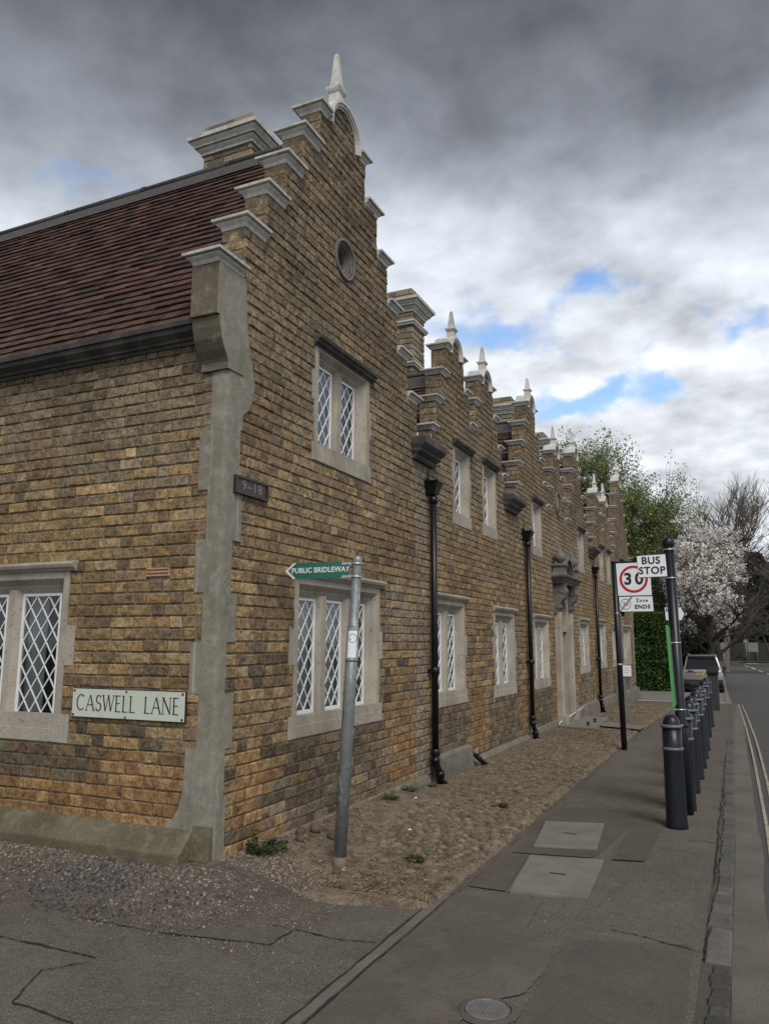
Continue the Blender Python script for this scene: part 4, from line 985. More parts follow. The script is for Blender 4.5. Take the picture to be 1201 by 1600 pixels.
# speed limit sign
sp = thing('speed_limit_sign', 'black post with white 30 roundel panel and Zone ENDS panel beside the cobbles', 'road sign', (1.455, 7.56, 0))
MB().tube([(1.455, 7.56, -.1), (1.430, 7.56, 2.66)], .040, 16).tube([(1.430, 7.56, 2.66), (1.430, 7.56, 2.685)], [.045, .038], 16).build('post', M['navy'], sp)
MB().tube([(1.520, 7.60, 1.88), (1.507, 7.60, 2.66)], .022, 12).build('rear_post', M['navy'], sp)
q = MB().box(1.43, 1.93, 7.545, 7.575, 2.655, 2.675).box(1.44, 1.50, 7.55, 7.60, 1.925, 1.94).build('top_bar', M['black'], sp)
q = MB().tube([(1.443, 7.56, 1.18), (1.443, 7.56, 1.20)], .042, 14).tube([(1.440, 7.56, 1.915), (1.440, 7.56, 1.93)], .042, 14).build('clip', M['steel'], sp)
def rpanel(name, xa, xb, za, zb, y, parent, mat, skew=0):
    o = MB().prism([(xa, zb), (xa+skew, za), (xb+skew, za), (xb, zb)], y, y+.006, lambda x, z, yy: (x, yy, z)).build(name, mat, parent)
    e = MB(); t = .008
    e.prism([(xa-t, zb+t), (xa-t+skew, za-t), (xb+t+skew, za-t), (xb+t, zb+t)], y+.0065, y+.014, lambda x, z, yy: (x, yy, z)).build('panel_rim', M['letter_black'], parent)
    return o
p1 = rpanel('limit_panel', 1.462, 1.928, 2.175, 2.648, 7.535, sp, M['sign_white'], .012)
p2 = rpanel('zone_panel', 1.484, 1.945, 1.945, 2.158, 7.535, sp, M['sign_white'], .006)
def annulus(mb, cx, cz, r1, r0_, y, seg=40, a0=0, a1=2*PI):
    vs = []
    for i in range(seg+1):
        a = a0+(a1-a0)*i/seg; vs += [(cx+r1*math.cos(a), y, cz+r1*math.sin(a)), (cx+r0_*math.cos(a), y, cz+r0_*math.sin(a))]
    mb.add(vs, [(2*i, 2*i+2, 2*i+3, 2*i+1) for i in range(seg)])
q = MB(); annulus(q, 1.700, 2.412, .198, .162, 7.5325); q.build('red_ring', M['red'], p1, fix=False)
for dg_, dx_ in (('3', -.078), ('0', .078)):
    q = MB(); text_mb(q, dg_, .232, lambda x, y, z: (1.700+dx_+x, 7.5325-z, 2.410+y), bold=.0075, depth=.0006, res=6); q.build('lettering', M['letter_black'], p1, fix=False)
q = MB(); annulus(q, 1.572, 2.052, .078, .068, 7.5325, 28); text_mb(q, '20', .085, lambda x, y, z: (1.572+x, 7.5328-z, 2.050+y), bold=.002, depth=.0004)
for dx in (-.012, .006): q.add([(1.492+dx, 7.531, 1.950), (1.500+dx+.004, 7.531, 1.950), (1.668+dx+.004, 7.531, 2.155), (1.660+dx-.004, 7.531, 2.155)], [(0, 1, 2, 3)])
q.add([(1.487, 7.5305, 1.950), (1.497, 7.5305, 1.950), (1.672, 7.5305, 2.155), (1.648, 7.5305, 2.155)], [(0, 1, 2, 3)])
q.build('cancelled_zone', M['grey_letter'], p2, fix=False)
q = MB(); text_mb(q, 'Zone', .066, lambda x, y, z: (1.800+x, 7.5325-z, 2.102+y), bold=.0012, spacing=1.2, depth=.0005); q.build('lettering', M['letter_black'], p2, fix=False); q = MB(); text_mb(q, 'ENDS', .078, lambda x, y, z: (1.805+x, 7.5325-z, 2.010+y), bold=.0028, spacing=1.18, depth=.0005)
q.build('lettering', M['letter_black'], p2, fix=False)

# bus stop
bs = thing('bus_stop', 'navy pole with ball top, white BUS STOP flag and green edged timetable board', 'bus stop', (2.52, 3.55, 0))
c0, c1 = Vector((2.535, 3.5, -.1)), Vector((2.508, 3.5, 2.365))
pp = lambda z: c0.lerp(c1, (z-c0.z)/(c1.z-c0.z))
MB().tube([pp(-.1), pp(.75), pp(.78), pp(2.365)], [.054, .054, .047, .045], 20).tube([pp(.75), pp(.78)], [.058, .058], 20).build('pole', M['navy'], bs)
q = MB(); q.lathe([(.03, -.01), (.044, .0), (.044, .012), (.036, .018), (.052, .045), (.058, .07), (.052, .098), (.034, .118), (.012, .127), (.002, .128)], c1.x, c1.y, 20, z0=2.355); q.build('ball_finial', M['navy'], bs)
q = MB()
for z in (2.362, 2.095, 1.50, .905): q.tube([pp(z-.006), pp(z+.006)], .0505, 20)
for z in (1.50, .905): q.box(2.462, 2.50, 3.46, 3.475, z-.008, z+.008)
q.build('clip', M['steel'], bs)
fl = MB().prism([(2.222, 2.310), (2.232, 2.108), (2.484, 2.112), (2.476, 2.318)], 3.462, 3.467, lambda x, z, y: (x, y, z)).build('flag', M['sign_white'], bs)
MB().prism([(2.218, 2.316), (2.228, 2.102), (2.490, 2.106), (2.482, 2.324)], 3.468, 3.480, lambda x, z, y: (x, y, z)).build('flag_rim', M['letter_black'], bs)
q = MB(); text_mb(q, 'BUS', .094, lambda x, y, z: (2.345+x, 3.4600-z, 2.262+y), bold=.0022, spacing=1.08, depth=.0005, res=5); q.build('lettering', M['letter_black'], fl, fix=False); q = MB(); text_mb(q, 'STOP', .094, lambda x, y, z: (2.352+x, 3.4600-z, 2.168+y), bold=.0022, spacing=1.08, depth=.0005, res=5); q.build('lettering', M['letter_black'], fl, fix=False)
gb = MB(); gb.prism([(2.452, 1.66), (2.474, 1.66), (2.496, .935), (2.474, .935)], 3.36, 3.40, lambda x, z, y: (x, y, z)); gb.build('board_edge', M['green'], bs)
MB().prism([(2.4755, 1.645), (2.4795, 1.645), (2.5015, .95), (2.4975, .95)], 3.37, 3.78, lambda x, z, y: (x, y, z)).build('timetable_board', M['galv'], bs)

# bollards
def make_bollard():
    b = thing('bollard', '', 'bollard', (0, 0, 0), 'navy bollards in a row along the kerb')
    x, y = 0, 0
    q = MB().lathe([(.088, -.08), (.088, .03), (.084, .06), (.078, .60), (.078, .81)], x, y, 28); q.build('shaft', M['navy'], b)
    q = MB().lathe([(.074, .80), (.073, .822), (.070, .835), (.066, .855), (.055, .878), (.036, .896), (.015, .905), (.002, .906)], x, y, 28); q.build('domed_cap', M['navy'], b)
    for z, rr in ((.630, .086), (.812, .090)):
        q = MB().lathe([(.077, z-.014), (rr, z-.010), (rr+.002, z), (rr, z+.010), (.077, z+.014)], x, y, 28); q.build('band', M['band'], b)
    return b
bo = make_bollard()
BL = [(2.490, 2.92), (2.515, 3.70), (2.505, 4.62), (2.505, 5.50), (2.500, 6.33), (2.490, 7.20), (2.480, 8.05), (2.440, 9.85), (2.41, 11.9)]
LB = ['nearest navy bollard, widest in the row, standing in front of the bus stop pole', 'second navy bollard, half hidden behind the bus stop pole', 'third navy bollard from the camera, just right of the bus stop pole',
      'fourth navy bollard from the camera', 'fifth navy bollard, middle of the row', 'sixth navy bollard from the camera', 'seventh navy bollard, before the wider gap in the row', 'eighth navy bollard, after the wider gap in the row', 'farthest navy bollard, beside the square grey bin']
for i, (x, y) in enumerate(BL):
    b = bo if i == 0 else copy_tree(bo)
    b.location = (x, y, hz(y)); b['label'] = LB[i]
    b.rotation_euler = (random.uniform(-.02, .02), random.uniform(-.02, .02), random.uniform(0, 6)) if i else (0, .0, 0)
# the children were parented with inverse at (2.49,2.95): keep location relative
# litter bin
bn = thing('litter_bin', 'slim square dark grey bin with sloping lid at the far end of the bollards', 'bin', (2.33, 17, hz(17)))
zb = hz(17)
q = MB().box(2.22, 2.46, 16.9, 17.25, zb, zb+.86).build('bin_body', M['bin'], bn); bevel(q, .01)
q = MB(); q.prism([(16.87, zb+.87), (17.28, zb+.87), (17.28, zb+1.0), (17.20, zb+1.06), (16.87, zb+.93)], 2.20, 2.48, lambda y, z, x: (x, y, z)); bevel(q.build('bin_lid', M['black'], bn), .01)
# small sign on two grey legs
zq = hz(16.6)
ws = thing('small_wall_sign', 'small white nameplate on two grey legs close to the far end of the front wall', 'street sign', (.36, 16.5, zq))
for x in (.27, .42): MB().box(x, x+.045, 16.5, 16.53, zq-.1, .95).build('leg', M['galv'], ws)
q = MB().box(.27, .47, 16.47, 16.495, .66, .93).build('plate', M['sign_white'], ws)
q = MB()
for i in range(3): q.box(.30, .44-.02*i, 16.4685, 16.47, .86-.06*i, .872-.06*i)
q.build('plate_print', M['grey_letter'], ws)
# direction sign beyond the driveway
ya = 20.0; za = hz(ya)
ds = thing('direction_sign', 'white direction sign with black chevron and blue panel behind the bus stop pole', 'road sign', (1.30, ya, za))
MB().tube([(1.30, ya+.03, za-.1), (1.30, ya+.03, 2.5)], .03, 10).build('post', M['galv'], ds)
pf = MB().prism([(1.06, 2.52), (1.08, 2.15), (1.50, 2.15), (1.665, 2.33), (1.49, 2.52)], ya-.01, ya, lambda x, z, y: (x, y, z)).build('arrow_panel', M['sign_white'], ds)
q = MB(); q.add([(1.515, ya-.013, 2.49), (1.555, ya-.013, 2.49), (1.64, ya-.013, 2.33), (1.56, ya-.013, 2.18), (1.515, ya-.013, 2.18), (1.595, ya-.013, 2.33)], [(0, 1, 2, 5), (5, 2, 3, 4)]); q.build('chevron', M['letter_black'], pf, fix=False)
MB().box(1.09, 1.20, ya-.0135, ya-.0105, 2.40, 2.50).build('blue_panel', M['blue'], pf)
q = MB(); text_mb(q, 'P', .09, lambda x, y, z: (1.145+x, ya-.0145-z, 2.45+y), depth=.0005); q.build('lettering', M['letter_white'], pf, fix=False)
q = MB().prism([(1.36, 1.90), (1.37, 1.76), (1.44, 1.76), (1.485, 1.83), (1.44, 1.90)], ya-.01, ya, lambda x, z, y: (x, y, z)).build('small_arrow_panel', M['sign_white'], ds)
q = MB(); q.add([(1.43, ya-.013, 1.885), (1.45, ya-.013, 1.885), (1.475, ya-.013, 1.83), (1.45, ya-.013, 1.775), (1.43, ya-.013, 1.775), (1.455, ya-.013, 1.83)], [(0, 1, 2, 5), (5, 2, 3, 4)]); q.build('small_chevron', M['letter_black'], ds, fix=False)

# ================================================================== GROUND
def tagk(o, kind='structure'): o['kind'] = kind; return o
def sheet(name, x0, x1, y0, y1, nx, ny, hf, mat, mask=None, smooth=True):
    vs = []; fs = []
    for j in range(ny+1):
        for i in range(nx+1):
            x = lerp(x0, x1, i/nx); y = lerp(y0, y1, j/ny); vs.append((x, y, hf(x, y)))
    for j in range(ny):
        for i in range(nx):
            a = j*(nx+1)+i; fs.append((a, a+1, a+nx+2, a+nx+1))
    me = bpy.data.meshes.new(name); me.from_pydata(vs, [], fs); me.materials.append(mat)
    me.polygons.foreach_set('use_smooth', [smooth]*len(fs))
    o = bpy.data.objects.new(name, me); C.objects.link(o); return o
def strip(name, pairs, mat, dz, lift=0):
    """pairs of (left xy, right xy)"""
    vs = []
    for a, b in pairs: vs += [(a[0], a[1], hz(a[1])+dz), (b[0], b[1], hz(b[1])+dz)]
    me = bpy.data.meshes.new(name); me.from_pydata(vs, [], [(2*i, 2*i+1, 2*i+3, 2*i+2) for i in range(len(pairs)-1)]); me.materials.append(mat)
    o = bpy.data.objects.new(name, me); C.objects.link(o); return o
def kx(y):   # kerb's outer edge
    P = [(-12, 2.96), (3, 2.925), (7, 2.87), (11.5, 2.83), (18, 2.75), (24.3, 2.55), (30, 2.38), (37, 2.19), (50, 1.80), (66, 1.60), (76, 2.0)]
    for (a, xa), (b, xb) in zip(P, P[1:]):
        if y <= b: return lerp(xa, xb, max(0, (y-a)/(b-a)))
    return P[-1][1]
# far terrain under everything
tagk(sheet('ground', -400, 400, -150, 900, 40, 53, lambda x, y: (hz(y)-.24 if y < 100 else hz(y)-.24), M['grass'], smooth=False))
tagk(sheet('pavement', -9, 2.80, -8, 20.6, 48, 116, lambda x, y: hz(y)+.006*nz(x, y, .8) if x < 2.6 else hz(y), M['tarmac']))
# soil / cobble strip along the front wall: dips under the tarmac at its edges
def h_soil(x, y):
    n = .5*nz(x, y, 2.2)+.35*nz(x, y, 6, 4)+.2*nz(x, y, 15, 8)
    e = min((1.375+.035*n-x)/.05, (y+.05-.30*sstep(.2, 1.3, x)+.05*n)/.06+1.2, (18.4-y)/.2, 1)
    b = .035+.016*n+.10*sstep(.75, .0, x)*sstep(3.6, 2.6, y)*sstep(-.4, .3, y)
    if 1.2 < y < 3.4 and x > .5: b += .004
    return hz(y)+(b if e > 0 else 0)*min(max(e, 0), 1)-(.012 if e < 1 else 0)*(1-min(max(e, 0), 1))
cs = tagk(sheet('cobbled_strip', -.02, 1.46, -.15, 18.6, 74, 620, h_soil, M['soil']))
# gravel foot of the lane wall
def h_grav(x, y):
    n = .5*nz(x, y, 1.6, 2)+.4*nz(x, y, 5, 6)+.25*nz(x, y, 14, 1)
    d = (-.12-y); t = sstep(.52+.16*n+.10*sstep(-.3, -1.2, x), -.05, d)
    return t*.155-.010+.012*n+.006*nz(x, y, 30, 3)*t
def h_grav2(x, y):
    # tongue of gravel round the corner: fades towards x .6
    n = .5*nz(x, y, 1.6, 2)+.4*nz(x, y, 5, 6)+.25*nz(x, y, 14, 1)
    f = sstep(.95, .15, x+.12*n)
    return lerp(-.012, h_grav(x, min(y, -.1)), f)+.006*n if y < .1 else -.012+(.150*f)+.006*n
gs = tagk(sheet('gravel_bed', -7, .95, -1.25, .28, 260, 62, lambda x, y: h_grav2(x, y) if x > -.1 else h_grav(x, y), M['soil_pink']))
# road, channel, verge, driveway
road = []
for y in [-12, -6, 0, 3, 7, 11.5, 18, 24.3, 30, 37, 44, 50, 58, 66, 72, 76]:
    road.append(((kx(y)+.0, y), (9.6+max(0, y-40)*.05 if y < 50 else 10.1+(y-50)*1.2, y if y < 50 else 50+(y-50)*.35)))
road += [((2.9, 80.5), (46, 60)), ((5.5, 82.5), (60, 62)), ((14, 83), (80, 64)), ((40, 80), (110, 66)), ((110, 84), (160, 72))]
tagk(strip('road', road, M['road'], -.10))
ch = [((kx(y)-.01, y), (kx(y)+.18+.03*nz(y, 1, .9)+.012*nz(y, 3, 4), y)) for y in [-12+.15*i for i in range(228)]]
tagk(strip('road_channel', ch, M['road_edge'], -.094))
tagk(strip('verge', [((-30, 28.5), (kx(28.5)-.08, 28.5)), ((-30, 40), (kx(40)-.08, 40)), ((-30, 55), (kx(55)-.05, 55)), ((-30, 70), (kx(70)-.05, 70)), ((-30, 76), (1.9, 76)), ((-60, 86), (3.2, 80.8)), ((-60, 90), (14, 84)), ((-60, 95), (110, 92))], M['grass'], -.02))
tagk(strip('far_verge', [((9.75, -12), (60, -12)), ((9.75, 40), (60, 40)), ((10.3, 50), (60, 50))], M['grass'], -.03))
tagk(strip('driveway', [((-12, 20.6), (kx(20.6)-.0, 20.6)), ((-12, 24), (kx(24), 24)), ((-12, 28.6), (kx(28.6)-.0, 28.6))], M['concrete'], .0))
tagk(strip('driveway_edge', [((-1, 20.35), (2.62, 20.25)), ((-1, 20.62), (2.62, 20.52))], M['white_stone'], .012))
# footway behind the building line stays tarmac; apron in front of the door
ap = tagk(strip('door_apron', [((.62, 10.35), (1.40, 9.95)), ((.60, 11.25), (1.40, 10.75))], M['concrete'], .062))
# painted lines
yl = MB()
def line(mb, f, y0, y1, w, z, step=.5, brk=0):
    y = y0
    while y < y1:
        yb = min(y+step, y1); a, b = f(y), f(yb)
        mb.add([(a-w/2, y, hz(y)+z), (a+w/2, y, hz(y)+z), (b+w/2, yb, hz(yb)+z), (b-w/2, yb, hz(yb)+z)], [(0, 1, 2, 3)])
        y = yb+(brk or 0)
def ipl(P):
    def f(y):
        for (a, xa), (b, xb) in zip(P, P[1:]):
            if y <= b: return lerp(xa, xb, (y-a)/(b-a))
        return P[-1][1]
    return f
Y1 = ipl([(-12, 3.18), (3.6, 3.166), (7.9, 3.114), (13.4, 3.022), (20, 2.88), (22.4, 2.826)])
Y2 = ipl([(-12, 3.29), (6.1, 3.232), (11, 3.168), (17, 3.05), (20.7, 2.953), (22, 2.93)])
line(yl, Y1, -12, 22.2, .030, -.0895); tagk(yl.build('yellow_line', M['yellow'], fix=False))
yl = MB(); line(yl, Y2, -12, 21.6, .030, -.0895); tagk(yl.build('yellow_line', M['yellow'], fix=False))
wl = MB()
for (xa, ya_), (xb, yb_) in [((3.0, 71), (3.35, 67)), ((3.5, 65.5), (3.75, 60.5)), ((3.9, 58), (4.15, 54.5)), ((4.3, 52.5), (4.6, 48)), ((4.8, 46), (5.1, 41)), ((5.3, 38), (5.6, 33)), ((5.8, 29), (6.0, 24)), ((6.1, 20), (6.2, 15)), ((6.25, 11), (6.3, 6)),
                             ((1.85, 75.9), (2.5, 77.5)), ((3.2, 78.2), (4.3, 78.2)), ((5.2, 77.5), (6.8, 76.8)), ((8, 76.2), (10, 75.5))]:
    wdt = .11 if abs(xb-xa) < .6 else .0; 
    if wdt: wl.add([(xa, ya_, hz(ya_)-.095), (xa+wdt, ya_, hz(ya_)-.095), (xb+wdt, yb_, hz(yb_)-.095), (xb, yb_, hz(yb_)-.095)], [(0, 1, 2, 3)])
    else: wl.add([(xa, ya_, hz(70)-.095), (xb, yb_, hz(70)-.095), (xb, yb_+.9, hz(70)-.095), (xa, ya_+.9, hz(70)-.095)], [(0, 1, 2, 3)])
tagk(wl.build('white_line', M['roadwhite'], fix=False))
# kerb of granite setts: each sett one piece
kb = MB(); 
kb.box(2.80, 2.90, -.001, 0, -.2, -.199)
kroot = bpy.data.objects.new('kerb', None); C.objects.link(kroot); kroot['kind'] = 'structure'
bed = strip('kerb_bed', [((kx(y)-.14, y), (kx(y)-.002, y)) for y in [-12, -6, 0, 3, 7, 11.5, 18, 20.5]], M['tarmac_dark'], -.012); attach(bed, kroot)
def sett(ya_, yb_, wd, gap=.012, tone=1.0, zt=.004):
    q = MB(); xo = kx((ya_+yb_)/2)-.004
    t = tone*random.uniform(.88, 1.12); q.col = tuple(v*t for v in random.choice([(.088, .086, .080), (.080, .080, .076), (.095, .090, .080), (.074, .073, .070)]))
    j = lambda s=.005: random.uniform(-s, s); z = hz(ya_)+zt+j(.004)
    a, b = ya_+gap/2, yb_-gap/2; xi = xo-wd+j(.008); c_ = .010
    base = [(xi, a, z-.13), (xo, a, z-.13), (xo, b, z-.13), (xi, b, z-.13)]
    mid = [(xi+j(), a+j(.004), z-.012), (xo+j(.003), a+j(.004), z-.012), (xo+j(.003), b+j(.004), z-.012), (xi+j(), b+j(.004), z-.012)]
    mm = [((xi+xo)/2+j(.01), a+c_*.7, z+j(.003)), (xo-c_+j(.004), (a+b)/2+j(.01), z+j(.003)), ((xi+xo)/2, b-c_*.7, z+j(.003)), (xi+c_+j(.004), (a+b)/2, z+j(.003))]
    top = [(xi+c_+j(.004), a+c_+j(.003), z+j(.002)), (xo-c_+j(.003), a+c_+j(.003), z+j(.002)), (xo-c_+j(.003), b-c_+j(.003), z+j(.002)), (xi+c_+j(.004), b-c_+j(.003), z+j(.002))]
    q.add(base+mid+top, [(8, 9, 10, 11)]+[(i, (i+1) % 4, 4+(i+1) % 4, 4+i) for i in range(4)]+[(4+i, 4+(i+1) % 4, 8+(i+1) % 4, 8+i) for i in range(4)])
    return q
y = -3.0
while y < .10:
    yn = y+random.uniform(.07, .13); sett(y, min(yn, .11), .085, tone=.65, zt=.004).build('kerb_sett', M['kerb'], kroot); y = yn
for a, b, wd in ((.12, .62, .112), (.635, .86, .112), (.875, 1.03, .105), (1.045, 1.22, .105), (1.225, 1.37, .09)):
    sett(a, b, wd, zt=.008, tone=1.15).build('kerb_sett', M['kerb'], kroot)
y = 1.38; nk = 0
while y < 19.9:
    yn = y+random.uniform(.10, .19)*(1.0 if random.random() < .85 else 1.5)
    sett(y, yn, .088+.012*random.random()).build('kerb_sett', M['kerb'], kroot); y = yn; nk += 1
kf = MB()
for i in range(34):
    ya_ = 20.0+i*.92; q = kx(ya_+.46); kf.box(q-.14, q-.005, ya_+.01, ya_+.91, hz(ya_)-.2, hz(ya_)+.02)
for ya_ in (20,): pass
kfo = kf.build('kerb_stone', M['concrete'], kroot); kfo['kind'] = 'stuff'
# narrow concrete edging between strip and footway
ed = MB(); y = -6.0
eroot = bpy.data.objects.new('footway_edging', None); C.objects.link(eroot); eroot['kind'] = 'structure'
while y < .50:
    yn = y+.9; q = MB().box(1.335, 1.385, y+.004, min(yn, .5), -.1, .010, j=.002); bevel(q.build('edging_stone', M['road_edge'], eroot), .006); y = yn
y = .52
while y < 18:
    yn = y+.9; q = MB().box(1.385, 1.415, y+.004, yn-.004, hz(y)-.1, hz(y)+.009, j=.003); bevel(q.build('edging_stone', M['soil_pink'], eroot), .006); y = yn
# cracks: thin dark ribbons lying 4 mm over the tarmac
def crack(pts, w, z=.006, wob=.012, name='crack', mat='crack', n=14):
    P = []
    for (xa, ya_), (xb, yb_) in zip(pts, pts[1:]):
        for i in range(n): P.append((lerp(xa, xb, i/n), lerp(ya_, yb_, i/n)))
    P.append(pts[-1]); vs = []
    for i, (x, y) in enumerate(P):
        a = P[max(i-1, 0)]; b = P[min(i+1, len(P)-1)]; dx, dy = b[0]-a[0], b[1]-a[1]; l_ = math.hypot(dx, dy) or 1
        ox = wob*nz(x, y, 14, 5)+random.uniform(-.0015, .0015); ww = w*(.5+abs(nz(x, y, 20, 2))*2)*random.uniform(.5, 1.2)*min(1, .2+i/4, .2+(len(P)-1-i)/4)
        nx_, ny_ = -dy/l_, dx/l_
        vs += [(x+nx_*(ox+ww/2), y+ny_*(ox+ww/2), z+.004*nz(x, y, .8)), (x+nx_*(ox-ww/2), y+ny_*(ox-ww/2), z+.004*nz(x, y, .8))]
    me = bpy.data.meshes.new(name); me.from_pydata(vs, [], [(2*i, 2*i+1, 2*i+3, 2*i+2) for i in range(len(P)-1)]); me.materials.append(M[mat])
    o = bpy.data.objects.new(name, me); C.objects.link(o); o['kind'] = 'structure'; return o
for pts, w in [([(-1.4, -.98), (-.48, -1.09), (.0, -1.09), (.18, -1.10)], .010), ([(.18, -1.13), (.05, -1.3), (.20, -1.58), (.56, -1.61), (.9, -1.9)], .010),
               ([(-.44, -.71), (.26, -.70), (.83, -.60), (.839, -.377), (1.114, -.393), (1.32, -.348)], .009), ([(.839, -.377), (.55, -.36), (.26, -.70)], .006),
               ([(1.86, -.20), (2.0, -.33), (2.03, -.43), (1.99, -.50), (2.045, -.60), (2.03, -.70)], .011), ([(1.80, -.30), (1.90, -.34), (2.0, -.33)], .006), ([(1.83, -.08), (1.93, -.02), (2.0, .0)], .007), ([(2.0, -.33), (2.06, -.30)], .006),
               ([(2.335, .325), (2.45, .33), (2.626, .269), (2.838, .191)], .008), ([(1.325, .45), (1.322, -.6), (1.325, -2.0)], .012), ([(1.397, .45), (1.395, -.6), (1.397, -2.0)], .010),
               ([(2.60, 3.9), (2.72, 3.92), (2.80, 3.95)], .008), ([(2.60, 2.5), (2.68, 2.56), (2.80, 2.5)], .008), ([(2.02, 4.3), (2.2, 4.1), (2.35, 4.15)], .006), ([(2.832, .65), (2.80, .3), (2.82, .1)], .008),
               ([(2.82, 1.4), (2.80, 3), (2.795, 5), (2.76, 8)], .014)]: crack(pts, w)
# tarmac patches
def patch(pts, mat, z, name='tarmac_patch'):
    P = []
    for i in range(len(pts)):
        a, b = pts[i], pts[(i+1) % len(pts)]
        for k in range(10): P.append((lerp(a[0], b[0], k/10)+.006*nz(a[0]+k, a[1], 3), lerp(a[1], b[1], k/10)+.006*nz(a[1]+k, b[0], 3)))
    me = bpy.data.meshes.new(name); me.from_pydata([(x, y, z+hz(y)) for x, y in P], [], [tuple(range(len(P)))]); me.materials.append(M[mat])
    o = bpy.data.objects.new(name, me); C.objects.link(o); o['kind'] = 'structure'
    return o
patch([(1.405, .57), (1.91, .63), (1.937, .14), (2.113, .075), (2.15, -.33), (2.12, -.60), (1.98, -.75), (1.90, -1.4), (1.88, -3), (1.405, -3)], 'tarmac_patch', .0048)
patch([(.26, -.70), (.83, -.60), (.839, -.377), (.52, -.36)], 'tarmac_patch', .0048)
patch([(1.46, 1.60), (2.02, 1.70), (2.14, 2.9), (2.18, 3.4), (1.45, 3.3), (1.42, 2.5)], 'tarmac_dark', .0045)
patch([(2.15, 1.7), (2.36, 1.75), (2.38, 3.1), (2.14, 3.05)], 'tarmac_dark', .0085)
patch([(1.43, .72), (1.66, .72), (1.60, 1.58), (1.42, 1.56)], 'tarmac_dark', .0052)
patch([(2.16, .1), (2.75, .3), (2.78, -1.3), (2.16, -1.3)], 'tarmac_dark', .0044)
# the two concrete covers
for nm, P, z in (('a', [(1.571, 1.802), (2.011, 1.913), (1.934, 2.754), (1.469, 2.635)], .0), ('b', [(1.692, .706), (2.148, .778), (2.104, 1.645), (1.609, 1.536)], .0)):
    q = MB(); vs = [(x, y, -.05) for x, y in P]+[(x, y, .017) for x, y in P]
    q.add(vs, [(3, 2, 1, 0), (4, 5, 6, 7), (0, 1, 5, 4), (1, 2, 6, 5), (2, 3, 7, 6), (3, 0, 4, 7)])
    o = q.build('paving_slab', M['concrete'], None); bevel(o, .005)
    tag(o, 'pale square concrete cover slab with a small lifting slot, farther of the two in the footway' if nm == 'a' else 'darker square concrete cover slab, nearer of the two in the footway', 'slab', None)
    cx_, cy_ = sum(p[0] for p in P)/4, sum(p[1] for p in P)/4
    q = MB().box(cx_-.05, cx_+.05, cy_-.012, cy_+.012, .0175, .0185); e = q.build('lifting_slot', M['crack'], o)
# round cover
mc = thing('stopcock_cover', 'small round iron cover with raised square grid set in the tarmac at the bottom edge', 'manhole cover', (2.026, -.815, 0))
q = MB(); n = 36; 
vs = []
for rr, z in ((.128, .004), (.110, .013), (.100, .014), (.094, .006)): vs += [(2.026+rr*(1+.06*nz(i, rr, 2))*math.cos(2*PI*i/n) if rr > .12 else 2.026+rr*math.cos(2*PI*i/n), -.815+rr*math.sin(2*PI*i/n), z) for i in range(n)]
q.add(vs, [(k*n+i, k*n+(i+1) % n, (k+1)*n+(i+1) % n, (k+1)*n+i) for k in range(3) for i in range(n)]); q.build('cover_surround', M['tarmac_dark'], mc)
q = MB().lathe([(.092, -.02), (.092, .011), (.088, .013), (.084, .010), (.001, .010)], 2.026, -.815, 36, smooth=False)
for i in range(-5, 6):
    for j in range(-5, 6):
        if i*i+j*j < 26: q.box(2.026+i*.0155-.0055, 2.026+i*.0155+.0055, -.815+j*.0155-.0055, -.815+j*.0155+.0055, .0095, .0135)
q.build('cover_lid', M['iron_cover'], mc)

# ------------------------------------------------------------------ stones
def pebble(mb, x, y, z, rx, ry, rz, col, rot=None, lev=0):
    a = random.uniform(0, PI) if rot is None else rot; ca, sa = math.cos(a), math.sin(a)
    seg = 6 if lev == 0 else 10; rings_ = (-.35, .35, .8) if lev == 0 else (-.5, -.05, .4, .75, .95)
    vs = []; ph = random.uniform(0, 6)
    for t in rings_:
        r_ = math.sqrt(1-t*t)
        for k in range(seg):
            an = 2*PI*k/seg+ph; w = 1+random.uniform(-.14, .14); px_, py_ = r_*w*math.cos(an)*rx, r_*w*math.sin(an)*ry
            vs.append((x+px_*ca-py_*sa, y+px_*sa+py_*ca, z+t*rz*random.uniform(.9, 1.1)))
    fs = [(i*seg+k, i*seg+(k+1) % seg, (i+1)*seg+(k+1) % seg, (i+1)*seg+k) for i in range(len(rings_)-1) for k in range(seg)]
    fs.append(tuple((len(rings_)-1)*seg+k for k in range(seg)))
    mb.add(vs, fs, col, lev > 0)
CB = [(.15, .12, .085), (.17, .138, .10), (.13, .103, .075), (.145, .12, .09), (.18, .145, .10), (.12, .094, .07), (.155, .115, .08)]
cob = []
def cobble_rows():
    y = .55
    while y < 18:
        x = .10+random.uniform(0, .05)
        while x < 1.34:
            rx = random.uniform(.028, .048); ry = rx*random.uniform(.6, .9)
            patchy = (1.15 < y < 3.3 and x > .42+.1*nz(x, y, 3)) 
            pd = .9 if patchy else (.62 if y > 5 else .30+.4*nz(x, y, 1.7, 5))
            if random.random() < pd:
                xx, yy = x+random.uniform(-.012, .012), y+random.uniform(-.015, .015)
                sink = random.uniform(-.004, .010) if patchy else random.uniform(-.012, .008)
                cob.append((xx, yy, h_soil(xx, yy)-.009+sink, rx, ry, random.uniform(.018, .026)))
            x += rx*2+random.uniform(.008, .03)
        y += .068+(.002*y)
cobble_rows()
def area(c):
    p = proj(c[:3]); return 0 if not p or not (0 < p[0] < 1201 and p[1] < 1600) else c[3]*c[4]/p[2]**3
cob.sort(key=area, reverse=True)
for c_ in cob[:300]:
    q = MB(); k = random.uniform(.7, 1.15); col = tuple(v*k for v in random.choice(CB)); pebble(q, *c_, col, rot=random.uniform(-.5, .5), lev=1); q.build('cobble', M['pebble'], cs, fix=False)
